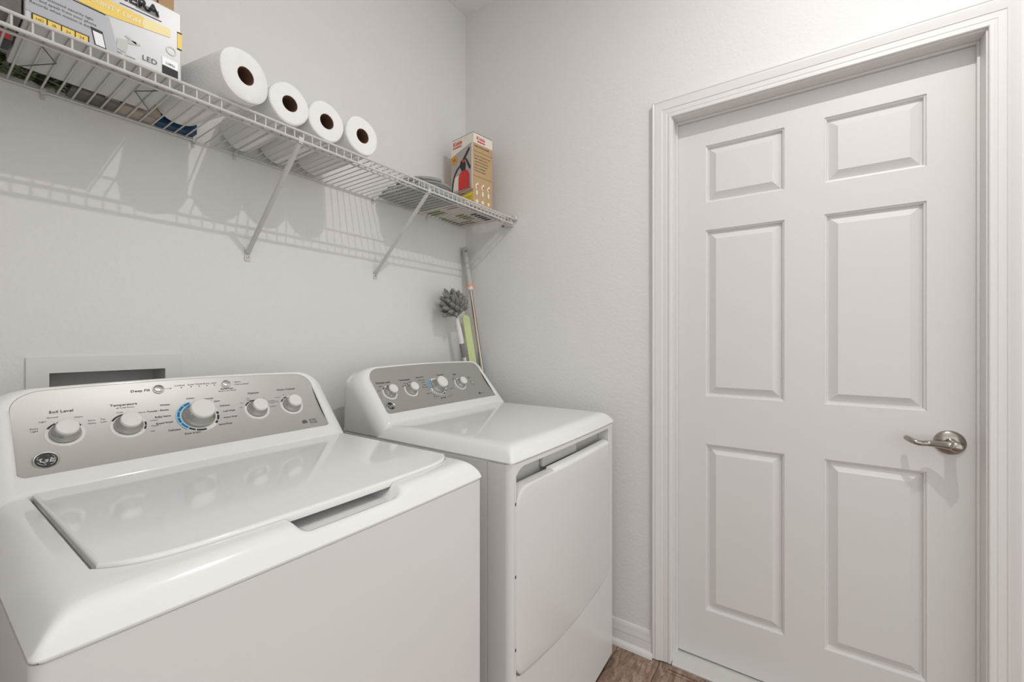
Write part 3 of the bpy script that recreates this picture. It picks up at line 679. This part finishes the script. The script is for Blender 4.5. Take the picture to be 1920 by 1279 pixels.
f = MB(); f.lathe([(0.006, 0), (0.006, 0.003), (0.003, 0.004)], (1.640, 1.160, ZD - 0.012), (-1, 0, 0), 14); f.lathe([(0.0045, 0), (0.0045, 0.008)], (1.640, 1.180, ZD - 0.036), (-1, 0, 0), 10); f.build('screw', 'nickel', e_)
for tri in (((0.146, 1.348), (0.192, 1.266), (0.162, 1.207)), ((0.363, 1.339), (0.315, 1.258), (0.352, 1.202))):
    f = MB(); f.tube([(a, b_, ZD - 0.0048) for a, b_ in tri], 0.0011, 6); f.build('cross_tie', 'darkwire', shelf)['label'] = 'thin dark ties across the underside'

# ---- paper towel rolls
core_r = 0.0205
def roll_mesh(R, L):
    f = MB(); n = 56; S = 0.055
    def sq(t, r): k_ = 1 + S * (abs(math.cos(2 * t)) ** 2 - 1) * 0.6 if r > core_r * 1.3 else 1; return r * k_
    prof_ = [(core_r, 0.0), (R * 0.6, -0.0008), (R * 0.93, 0.0), (R * 0.985, 0.0025), (R, 0.007), (R, L - 0.006), (R * 0.985, L - 0.002), (R * 0.9, L), (core_r, L)]
    rs = [[(sq(2 * PI * k / n + 0.5, r) * math.cos(2 * PI * k / n), h, sq(2 * PI * k / n + 0.5, r) * math.sin(2 * PI * k / n)) for k in range(n)] for r, h in prof_]
    f.rings([r[::-1] for r in rs], False, False)
    g = MB(); g.rings([[(rr * math.cos(2 * PI * k / 32), h, rr * math.sin(2 * PI * k / 32)) for k in range(32)] for rr, h in ((core_r, L - 0.001), (core_r, 0.0006), (core_r - 0.0012, 0.0006), (core_r - 0.0012, L - 0.001))], False, False)
    return f, g
RL = 'white paper towel rolls lying on the wire shelf'
labs = ['largest white paper towel roll, leftmost, beside the printed white carton', 'second white paper towel roll from the left, touching the largest one', 'third white paper towel roll from the left in the row', 'smallest looking white paper towel roll, at the right end of the row']
spec_r = [(0.483, 1.108, 0.0615, 0.275, 0.15), (0.600, 1.128, 0.0545, 0.285, 1.1), (0.7115, 1.137, 0.0565, 0.285, 2.3), (0.8265, 1.130, 0.0580, 0.285, 0.6)]
proto = None
for i, (x, y, R, L, ro) in enumerate(spec_r):
    zc = ZD + R + 0.0006
    if i == 0 or i == 1:
        r_ = thing('paper_towel_roll', labs[i], 'paper towels', (0, 0, 0), RL)
        fm, g = roll_mesh(R, L); a_ = fm.build('paper', 'paper', r_, smooth=35); b_ = g.build('core', 'core', r_); b_['label'] = 'brown cardboard core'
        proto = r_
    else:
        r_ = proto.copy(); C.objects.link(r_); r_['label'] = labs[i]
        for ch in list(proto.children):
            c_ = ch.copy(); C.objects.link(c_); c_.parent = r_
    r_.location = (x, y, zc); r_.rotation_euler = (0, ro, math.radians(11) if i == 0 else 0)
    if i > 1: r_.scale = (R / 0.0545,) * 1 + (1, R / 0.0545)

# ---- cartons
BX0, BX1, BY0, BY1, BZ0, BZ1 = 0.1345, 0.366, 1.142, 1.356, ZD + 0.0012, 1.938
def quad(f, pts, y): f.poly([(x, y, z) for x, z in pts])
bb = thing('printed_carton', 'glossy white and grey printed carton with a phone picture and yellow squares', 'box', (0.25, 1.25, BZ0))
f = MB(); f.box(BX0, BX1, BY0, BY1, BZ0, BZ1); f.build('carton', 'boxwhite', bb, bevel=0.003)
YB = BY0 - 0.0007
f = MB(); f.cur = 0
q = lambda *p: quad(f, p, YB)
f.cur = 1
quad(f, ((0.199, 1.862), (0.241, 1.860), (0.300, 1.868), (0.300, 1.890), (0.186, 1.893), (0.186, 1.876)), YB - 0.0002)
for i in range(4):
    a = 0.1445 + 0.0182 * i; quad(f, ((a, 1.783 + 0.006), (a + 0.0165, 1.789), (a + 0.0165, 1.8005), (a, 1.8005)), YB - 0.0004)
quad(f, ((0.358, 1.859), (0.3662, 1.859), (0.3662, 1.892), (0.358, 1.892)), YB - 0.0004)
f.cur = 2
quad(f, ((0.300, 1.868), (0.345, 1.874), (0.345, 1.893), (0.300, 1.890)), YB - 0.0002)
f.cur = 3
quad(f, ((0.1425, 1.788), (0.2175, 1.788), (0.2175, 1.8022), (0.1425, 1.8022)), YB - 0.0003)
quad(f, ((0.134, 1.8585), (0.241, 1.8575), (0.241, 1.8595), (0.134, 1.8605)), YB - 0.0003)
quad(f, ((0.262, 1.896), (0.330, 1.899), (0.330, 1.9005), (0.262, 1.8975)), YB - 0.0003)
quad(f, ((0.2190, 1.8235), (0.2365, 1.8225), (0.2425, 1.7885), (0.2255, 1.7885)), YB - 0.0004)
quad(f, ((0.331, 1.7905), (0.359, 1.7905), (0.359, 1.807), (0.331, 1.8085)), YB - 0.0004)
quad(f, ((0.3575, 1.8565), (0.3662, 1.8565), (0.3662, 1.859), (0.3575, 1.859)), YB - 0.0004); quad(f, ((0.3575, 1.892), (0.3662, 1.892), (0.3662, 1.895), (0.3575, 1.895)), YB - 0.0004)
f.cur = 4
quad(f, ((0.2220, 1.8175), (0.2360, 1.817), (0.2405, 1.7925), (0.2268, 1.7925)), YB - 0.0006)
quad(f, ((0.331, 1.8095), (0.359, 1.808), (0.359, 1.826), (0.331, 1.8275)), YB - 0.0003)
f.cur = 5                                                                                              # camera picture
quad(f, ((0.257, 1.803), (0.272, 1.800), (0.276, 1.828), (0.258, 1.824)), YB - 0.0004); quad(f, ((0.276, 1.822), (0.295, 1.828), (0.293, 1.832), (0.275, 1.830)), YB - 0.0004)
quad(f, ((0.272, 1.838), (0.288, 1.830), (0.288, 1.826), (0.270, 1.834)), YB - 0.0004)
f.rings([[(0.347 + r * math.cos(2 * PI * k / 20), YB - 0.0004, 1.846 + r * math.sin(2 * PI * k / 20)) for k in range(20)] for r in (0.0095, 0.0070)], False, False)
f.cur = 7; quad(f, ((0.136, 1.8035), (0.2175, 1.8035), (0.2175, 1.789), (0.262, 1.789), (0.246, 1.857), (0.136, 1.858)), YB - 0.0001)
f.cur = 6; pl = lambda u, v, y_=YB - 0.0008: (lambda x, y: (u + x, y_, v + y))
text_into(f, 'LED', pl(0.310, 1.806), 0.015); text_into(f, '1080p', pl(0.345, 1.815), 0.007)
for i, s_ in enumerate(('Motion activated security light', 'See and speak from your phone', 'Records when motion is detected')): text_into(f, s_, pl(0.1400, 1.838 - i * 0.0085), 0.0068, 'LEFT')
text_into(f, 'HD camera', pl(0.258, 1.796), 0.006, 'LEFT')
for i in range(16): text_into(f, '|', pl(0.288 + 0.0024 * i, 1.912), 0.016)  # strokes painted in for scratch and glare lines of the plastic wrap
for i in range(4): text_into(f, ('HD', 'IR', '2x', '24')[i], pl(0.1527 + 0.0182 * i, 1.794), 0.007)
f.cur = 4; text_into(f, 'SECURITY LIGHT', pl(0.205, 1.877), 0.013, 'LEFT'); f.cur = 3; text_into(f, 'CAMERA', pl(0.215, 1.916), 0.028, 'LEFT', bold=0.001); g_ = f.build('printed_front', ['printwhite', 'yellow', 'yellowpale', 'inkdark', 'printwhite', 'greyplastic', 'ink', 'printgrey'], bb, smooth=0)
f = MB(); f.box(0.165, 0.3595, 1.165, 1.345, BZ1 + 0.001, BZ1 + 0.10); cb = f.build('cardboard_box', 'cardboard', bevel=0.002); tag(cb, 'plain brown cardboard box lying on top of the printed white carton', 'box')
f = MB(); f.rings([[(0.318 + r * math.cos(2 * PI * k / 28), 1.1645, BZ1 + 0.0165 + r * 0.9 * math.sin(2 * PI * k / 28)) for k in range(28)] for r in (0.0135, 0.0105)], False, False); f.build('printed_ring', 'inkdark', cb, smooth=0)
f = MB(); f.box(-0.035, 0.1325, 1.15, 1.30, BZ0, BZ0 + 0.20); gb = f.build('dark_carton', 'cartongrey', bevel=0.002); tag(gb, 'dark grey carton at the left end of the shelf, left of the printed carton', 'box')
f = MB(); f.cur = 0; f.poly([(0.128, 1.215, BZ0 - 0.0006), (0.05, 1.215, BZ0 - 0.0006), (0.05, 1.252, BZ0 - 0.0006), (0.128, 1.248, BZ0 - 0.0006)][::-1])
f.cur = 1; f.poly([(0.132, 1.252, BZ0 - 0.0006), (0.03, 1.256, BZ0 - 0.0006), (0.03, 1.298, BZ0 - 0.0006), (0.131, 1.298, BZ0 - 0.0006)][::-1])
f.build('printed_underside', ['darkred', 'black'], gb, smooth=0)['label'] = 'red and black print on the underside'
# leafy bundle
f = MB()
for i in range(1100):
    c0 = Vector((random.uniform(0.02, 0.228), random.uniform(1.372, 1.428), ZD + random.uniform(0.002, 0.03)))
    if c0.x < 0.11: c0.y = random.uniform(1.315, 1.428)
    d = Vector((random.uniform(-1, 1), random.uniform(-0.5, 0.5), random.uniform(-0.25, 0.4))).normalized(); up = d.cross(Vector((random.uniform(-1, 1), random.uniform(-1, 1), 1))).normalized(); L = random.uniform(0.012, 0.028)
    p = [c0 - d * L * 0.5, c0 + up * 0.0035, c0 + d * L * 0.5, c0 - up * 0.0035]
    p = [Vector((v.x, min(max(v.y, 1.306), 1.433), max(v.z, ZD + 0.0012))) for v in p]
    f.add(p, [(0, 1, 2), (0, 2, 3)])
lf = f.build('artificial_garland', 'leaf', smooth=0); tag(lf, 'dark green leafy bundle behind the cartons at the left of the shelf', 'garland')
def simple_box(name, x0, x1, y0, y1, h_, m, lab, cat='box', bev=0.002):
    f = MB(); f.box(x0, x1, y0, y1, ZD + 0.001, ZD + 0.001 + h_); return tag(f.build(name, m, bevel=bev), lab, cat)
s1 = simple_box('grey_carton', 0.232, 0.318, 1.368, 1.431, 0.10, 'cartongrey', 'plain dark grey carton against the wall behind the printed carton')
f = MB(); f.cur = 0; f.box(0.288, 0.314, 1.3665, 1.368, ZD + 0.003, ZD + 0.04); f.cur = 1; f.box(0.292, 0.310, 1.366, 1.3667, ZD + 0.008, ZD + 0.035); f.build('window_print', ['greyplastic', 'black'], s1)
s2 = simple_box('patterned_carton', 0.320, 0.396, 1.372, 1.430, 0.08, 'tan', 'tan and grey patterned carton between dark carton and blue carton')
s3 = simple_box('blue_carton', 0.398, 0.484, 1.398, 1.432, 0.07, 'teal', 'deep blue carton against the wall behind the largest towel roll')

# folded cloth, hose coil, cord
f = MB()
def cloth_layer(z0, x0, x1, y0, y1, th):
    prof_ = [(x1, z0), (x0 + th, z0)] + [(x0 + th - (th) * math.sin(math.radians(t_)), z0 + th - th * math.cos(math.radians(t_))) for t_ in (30, 60, 90, 120, 150)] + [(x0 + th, z0 + 2 * th), (x1, z0 + 2 * th)]
    rs = []
    for y in lsp(y0, y1, 12): rs.append([(x + 0.004 * math.sin(y * 60 + z0 * 400), y, z + 0.001 * math.sin(x * 90 + y * 40) * (1 if z > z0 + 0.002 else 0)) for x, z in prof_])
    f.rings(rs, True, True)
cloth_layer(ZD + 0.0008, 1.105, 1.345, 1.175, 1.415, 0.0065); cloth_layer(ZD + 0.0145, 1.115, 1.335, 1.185, 1.405, 0.006)
cl = f.build('folded_cloth', 'greycloth', smooth=50); tag(cl, 'folded speckled grey cleaning cloth on the right part of the shelf', 'cloth')
f = MB(); pts = []
for k in range(150):
    t_ = 2 * PI * k / 40; R_ = 0.083 + 0.022 * (k / 150) + 0.002 * math.sin(t_ * 3); pts.append((1.245 + R_ * 1.05 * math.cos(t_), 1.292 + R_ * math.sin(t_), ZD + 0.036 + 0.011 * (0.5 + 0.5 * math.sin(t_ * 0.31)) + 0.0095 * (k // 75)))
f.tube(pts, 0.0075, 8)
hs = f.build('hose_coil', 'greyhose', smooth=60); tag(hs, 'coiled thin grey hose lying on the folded cloth', 'hose')
f = MB(); f.tube([(1.118, 1.172, ZD + 0.031), (1.111, 1.22, ZD + 0.031), (1.125, 1.30, ZD + 0.031), (1.115, 1.36, ZD + 0.031), (1.13, 1.39, ZD + 0.031), (1.17, 1.395, ZD + 0.031)], 0.0032, 8); cd = f.build('power_cord', 'greyhose', smooth=60); tag(cd, 'thin grey cord lying on the left end of the folded cloth', 'cord')
f = MB(); f.box(1.350, 1.632, 1.165, 1.430, ZD + 0.0020, ZD + 0.0072); mg = f.build('flat_booklet', 'cream'); tag(mg, 'flat pale booklet pile under the fire extinguisher box', 'booklet')
f = MB(); zb = ZD + 0.0015
for cu_, (x0, x1, y0, y1) in ((0, (1.40, 1.47, 1.18, 1.21)), (1, (1.47, 1.56, 1.29, 1.34)), (2, (1.53, 1.60, 1.19, 1.22)), (0, (1.57, 1.63, 1.33, 1.40)), (1, (1.37, 1.43, 1.34, 1.42)), (3, (1.50, 1.62, 1.235, 1.27)), (1, (1.46, 1.62, 1.405, 1.43)), (2, (1.36, 1.40, 1.24, 1.30))):
    f.cur = cu_; f.poly([(x0, y0, zb + 0.0003), (x0, y1, zb + 0.0003), (x1, y1, zb + 0.0003), (x1, y0, zb + 0.0003)])
f.build('printed_back', ['kraftdark', 'limedark', 'boxgrey', 'inkdark'], mg, smooth=0)

# ---- fire extinguisher carton
EH = 0.340; ER = math.radians(-8); ez = ZD + 0.0075
ext = thing('extinguisher_box', 'brown and grey carton with a red fire extinguisher picture, at the shelf end', 'box', (1.457, 1.214, ez))
EW, ED = 0.118, 0.150
TE = Matrix.Translation((1.457, 1.214, ez)) @ Matrix.Rotation(ER, 4, 'Z')
f = MB(); f.box(0, EW, 0, ED, 0, EH, TE); f.build('carton', 'kraft', ext, bevel=0.0015)
f = MB(); f.box(0.002, EW, 0.002, ED - 0.002, EH, EH + 0.003, TE); f.build('top_flap', 'black', ext)
def LF(y, z, o=0.0006): return tuple(TE @ Vector((-o, ED - y, z)))     # left face: y from far edge towards the near corner
def FF(x, z, o=0.0006): return tuple(TE @ Vector((x, -o, z)))
def circ(Ff, cx_, cz_, rx, rz, o, n=28): return [Ff(cx_ + rx * math.cos(2 * PI * k / n), cz_ + rz * math.sin(2 * PI * k / n), o) for k in range(n)]
f = MB()
f.cur = 0; f.poly([LF(0, 0.092), LF(ED, 0.092), LF(ED, EH - 0.001), LF(0, EH - 0.001)])            # grey field
f.cur = 1; f.poly([LF(0, 0.265, 0.0009), LF(ED, 0.300, 0.0009), LF(ED, EH - 0.001, 0.0009), LF(0, EH - 0.001, 0.0009)]); f.poly([LF(ED - 0.010, 0.092, 0.0009), LF(ED, 0.092, 0.0009), LF(ED, 0.300, 0.0009), LF(ED - 0.010, 0.298, 0.0009)])
f.poly([FF(0, 0.295), FF(EW, 0.295), FF(EW, EH - 0.001), FF(0, EH - 0.001)])
f.poly([LF(0.012, 0.105, 0.0008), LF(0.060, 0.105, 0.0008), LF(0.060, 0.170, 0.0008), LF(0.026, 0.170, 0.0008)])
f.cur = 2                                                                                              # red cylinder
f.poly([LF(0.052, 0.100, 0.0012), LF(0.128, 0.100, 0.0012)] + [LF(0.090 + 0.038 * math.cos(t_), 0.150 + 0.038 * math.sin(t_), 0.0012) for t_ in lsp(0, PI, 16)])
f.poly([LF(0.075, 0.236, 0.0018), LF(0.098, 0.232, 0.0018), LF(0.094, 0.222, 0.0018), LF(0.078, 0.224, 0.0018)])
f.cur = 3                                                                                              # black handle, hose
f.poly([LF(0.074, 0.185, 0.0015), LF(0.100, 0.185, 0.0015), LF(0.104, 0.210, 0.0015), LF(0.092, 0.234, 0.0015), LF(0.070, 0.234, 0.0015), LF(0.060, 0.212, 0.0015)])
f.poly([LF(0.072, 0.226, 0.0015), LF(0.084, 0.240, 0.0015), LF(0.122, 0.280, 0.0015), LF(0.130, 0.278, 0.0015), LF(0.128, 0.268, 0.0015), LF(0.090, 0.226, 0.0015)])
f.poly([LF(0.098, 0.236, 0.0015), LF(0.108, 0.236, 0.0015), LF(0.136, 0.192, 0.0015), LF(0.132, 0.182, 0.0015), LF(0.124, 0.186, 0.0015)])
hp = [(0.066, 0.212), (0.045, 0.200), (0.026, 0.178), (0.014, 0.145), (0.009, 0.105)]
for i in range(4):
    (a, b_), (c_, d_) = hp[i], hp[i + 1]; f.poly([LF(a - 0.004, b_ + 0.004, 0.0015), LF(a + 0.004, b_ - 0.004, 0.0015), LF(c_ + 0.004, d_ - 0.002, 0.0015), LF(c_ - 0.004, d_ + 0.002, 0.0015)])
f.poly([LF(0, 0.086, 0.0008), LF(ED, 0.100, 0.0008), LF(ED, 0.102, 0.0008), LF(0, 0.088, 0.0008)])
f.poly([LF(0.056, 0.0, 0.0012), LF(0.062, 0.0, 0.0012), LF(0.062, 0.070, 0.0012), LF(0.056, 0.070, 0.0012)])
f.cur = 4
f.poly(circ(LF, 0.024, 0.248, 0.020, 0.020, 0.0014))
f.cur = 5
f.poly([LF(0.062, 0.028, 0.0012), LF(ED - 0.001, 0.042, 0.0012), LF(ED - 0.001, 0.078, 0.0012), LF(0.062, 0.064, 0.0012)])
f.cur = 1; f.poly([LF(0.004, 0.01, 0.0012), LF(0.054, 0.01, 0.0012), LF(0.054, 0.060, 0.0012), LF(0.004, 0.052, 0.0012)])
f.cur = 6
for z in (0.262, 0.258, 0.1475, 0.1435): f.poly([FF(0, z), FF(EW, z), FF(EW, z + 0.0035), FF(0, z + 0.0035)]) if z in (0.258, 0.1475) else None
f.poly([LF(0, 0.070, 0.001), LF(ED, 0.084, 0.001), LF(ED, 0.092, 0.001), LF(0, 0.078, 0.001)])
for i, x in enumerate((0.022, 0.058, 0.094)):
    f.cur = 1
    f.poly([FF(x - 0.010, 0.108, 0.001), FF(x - 0.004, 0.092, 0.001), FF(x + 0.004, 0.100, 0.001), FF(x + 0.009, 0.124, 0.001), FF(x - 0.002, 0.118, 0.001)])
    f.poly(circ(FF, x, 0.078, 0.006, 0.012, 0.001, 14)); f.poly(circ(FF, x, 0.040, 0.008, 0.008, 0.001, 14))
    f.cur = 2; f.poly(circ(FF, x + 0.002, 0.106, 0.003, 0.006, 0.0014, 10))
f.cur = 2; LT = lambda u, v: (lambda x, y: LF(u + x, v + y, 0.0018)); FT = lambda u, v: (lambda x, y: FF(u + x, v + y, 0.0014))
text_into(f, 'Kidde', LT(0.045, 0.318), 0.027, shear=0.25, bold=0.0004); text_into(f, 'Kidde', FT(0.044, 0.320), 0.022, shear=0.25, bold=0.0004)
for (G_, u, v, wd_) in ((LF, 0.045, 0.302, 0.03), (FF, 0.048, 0.306, 0.024)): f.poly([G_(u - wd_, v - 0.003, 0.0018), G_(u + wd_, v - 0.003, 0.0018), G_(u + wd_, v + 0.002, 0.0018), G_(u - wd_, v + 0.002, 0.0018)])
f.cur = 3
for i, s_ in enumerate(('General purpose for', 'home and garage use', 'Easy to mount')): text_into(f, s_, LT(0.068, 0.060 - 0.0095 * i), 0.009, 'LEFT')
text_into(f, 'UL', LT(0.024, 0.248), 0.018)
for i, s_ in enumerate(('FIRE EXTINGUISHER', '', '', 'For use on trash, wood and', 'paper, liquids and gases,', 'and electrical equipment', 'Metal valve and handle', 'Easy to read gauge', 'Wall hook included')):
    if s_: text_into(f, s_, FT(0.008, 0.282 - 0.0135 * i), 0.0085 if i else 0.010, 'LEFT')
text_into(f, 'Fire Extinguisher', LT(0.012, 0.082), 0.012, 'LEFT')
pf = f.build('printed_faces', ['boxgrey', 'cream', 'red', 'black', 'gold', 'label_yellow', 'kraftdark'], ext, smooth=0)

# ================================================================== CLEANING TOOLS IN THE CORNER
def lerp(a, b_, t_): return tuple(a[i] + (b_[i] - a[i]) * t_ for i in range(3))
pt, pb_ = (1.636, 1.420, 1.680), (1.640, 1.105, 0.0)
pole = thing('telescopic_pole', 'long steel telescopic pole with pale grey grip leaning in the wall corner', 'pole', pb_)
f = MB(); f.tube([lerp(pt, pb_, t_) for t_ in (0.115, 1.0)], 0.0085, 16); f.build('shaft', 'steel', pole, smooth=60)
f = MB(); ts = [0.0, 0.006, 0.03, 0.05, 0.055, 0.06, 0.09, 0.11]; rr_ = [0.010, 0.0145, 0.0140, 0.0125, 0.0140, 0.0125, 0.0145, 0.0150]
f.tube([lerp(pt, pb_, t_) for t_ in ts], rr_, 18); gr = f.build('grip', 'poleGrey', pole, smooth=60); gr.data.materials[0] = M['greyplastic']
f = MB(); c_ = Vector(lerp(pt, pb_, 0.012)); f.lathe([(0.005, 0.0), (0.005, 0.016)], c_ + Vector((-0.004, -0.006, 0)), (-0.55, -0.8, 0), 12); f.build('hanging_hole', 'poleGrey', gr)
f = MB(); f.tube([lerp(pt, pb_, t_) for t_ in (0.108, 0.111, 0.115, 0.119)], [0.0145, 0.0155, 0.0155, 0.014], 18); f.build('collar', 'peach', pole, smooth=60)
f = MB(); f.tube([lerp(pt, pb_, t_) for t_ in (0.119, 0.123, 0.128)], [0.0135, 0.0145, 0.012], 18); f.build('collar_end', 'plastic', pole, smooth=60)
f = MB(); f.tube([(1.650, 1.335, 1.16), (1.650, 1.318, 1.06)], 0.009, 14); f.tube([(1.650, 1.318, 1.06), (1.650, 1.300, 0.96)], [0.012, 0.015], 14); st = f.build('spray_nozzle', 'aqua', pole, smooth=60)

# duster
dus = thing('cobweb_duster', 'fluffy round grey duster head on a white handle standing behind the dryer', 'duster', (1.612, 1.355, 0.0))
hc = Vector((1.482, 1.352, 1.380))
f = MB()
nb = 44; root_p = Vector((1.512, 1.360, 1.325))
for i in range(nb):
    th = math.acos(1 - 1.55 * (i + 0.5) / nb); ph = i * 2.39996
    dirv = Vector((math.sin(th) * math.cos(ph), math.sin(th) * math.sin(ph), math.cos(th)))
    ax = Vector((-0.34, -0.06, 0.94)).normalized(); qn = Vector((0, 0, 1)).rotation_difference(ax); dirv = qn @ dirv; dirv.y *= 0.6; dirv.x *= 1.12
    tip = hc + dirv * 0.079 * random.uniform(0.88, 1.06); tip.y = min(tip.y, YA - 0.012); tip.z = max(tip.z, 1.30)
    npt = 9; pts = [root_p.lerp(tip, t_) + Vector((0, 0, 0.012 * math.sin(t_ * PI))) for t_ in lsp(0, 1, npt)]
    pts = [p + Vector((random.uniform(-1, 1), random.uniform(-1, 1), random.uniform(-1, 1))) * 0.0018 for p in pts]
    f.tube([tuple(p) for p in pts], [0.002, 0.004, 0.007, 0.0095, 0.011, 0.0115, 0.011, 0.0095, 0.004], 7)
    for s_ in range(110):                                        # short chenille tufts around each finger
        t_ = random.uniform(0.3, 1.02); p = root_p.lerp(tip, t_) + Vector((0, 0, 0.012 * math.sin(t_ * PI)))
        d_ = Vector((random.gauss(0, 1), random.gauss(0, 1), random.gauss(0, 1))).normalized(); sd = d_.orthogonal().normalized() * 0.0012
        e0 = p + d_ * 0.007; e1 = p + d_ * 0.0155
        if e1.y < YA - 0.004: f.add([tuple(e0 - sd), tuple(e0 + sd), tuple(e1)], [(0, 1, 2)])
f.build('duster_head', 'duster', dus, smooth=0)
hp = [(1.512, 1.360, 1.322), (1.517, 1.359, 1.300), (1.538, 1.352, 1.200), (1.5445, 1.350, 1.170)]
f = MB(); f.tube([hp[0], lerp(hp[0], hp[1], .5), hp[1], lerp(hp[1], hp[2], .3), lerp(hp[1], hp[2], .7), hp[2]], [0.008, 0.0115, 0.0105, 0.0125, 0.0135, 0.0125], 16); f.build('handle', 'plastic', dus, smooth=60)
f = MB(); f.tube([hp[2], hp[3], (1.552, 1.348, 1.135)], [0.0122, 0.0122, 0.0105], 16); f.build('grip_sleeve', 'poleGrey', dus, smooth=60)
f = MB(); f.tube([(1.552, 1.348, 1.135), (1.562, 1.346, 1.08), (1.580, 1.348, 1.0), (1.598, 1.352, 0.90), (1.608, 1.355, 0.75), (1.612, 1.355, 0.0)], 0.0085, 14); f.build('extension_pole', 'plastic', dus, smooth=60)
# lime green mop
T0, T1 = Vector((1.612, 1.392, 1.338)), Vector((1.614, 1.345, 1.10)); dd_ = (T1 - T0).normalized(); T2 = T0 + dd_ * ((1.338 - 0.002) / -dd_.z)
mop = thing('flat_mop', 'lime green flat plastic mop head upright between duster and steel pole', 'mop', tuple(T2))
sx_ = Vector((0.80, -0.60, 0)).normalized(); nz = dd_.cross(sx_).normalized()
f = MB(); hwid = 0.0185
Lm = 0.42
ringsm = []
for t_, k_ in ((0.0, 0.45), (0.004, 0.75), (0.010, 0.95), (0.02, 1.0), (Lm, 1.0)):
    p = T0 + dd_ * t_; ringsm.append([tuple(p + sx_ * (hwid * k_ * a) + nz * (0.006 * b_)) for a, b_ in ((-1, -0.6), (-0.9, -1), (0.9, -1), (1, -0.6), (1, 0.6), (0.9, 1), (-0.9, 1), (-1, 0.6))])
f.rings(ringsm, True, True); f.build('mop_head', 'lime', mop, smooth=50)
f = MB(); f.tube([tuple(T0 + dd_ * (Lm - 0.01)), tuple(T2)], 0.0095, 12); f.build('mop_pole', 'lime', mop, smooth=60)
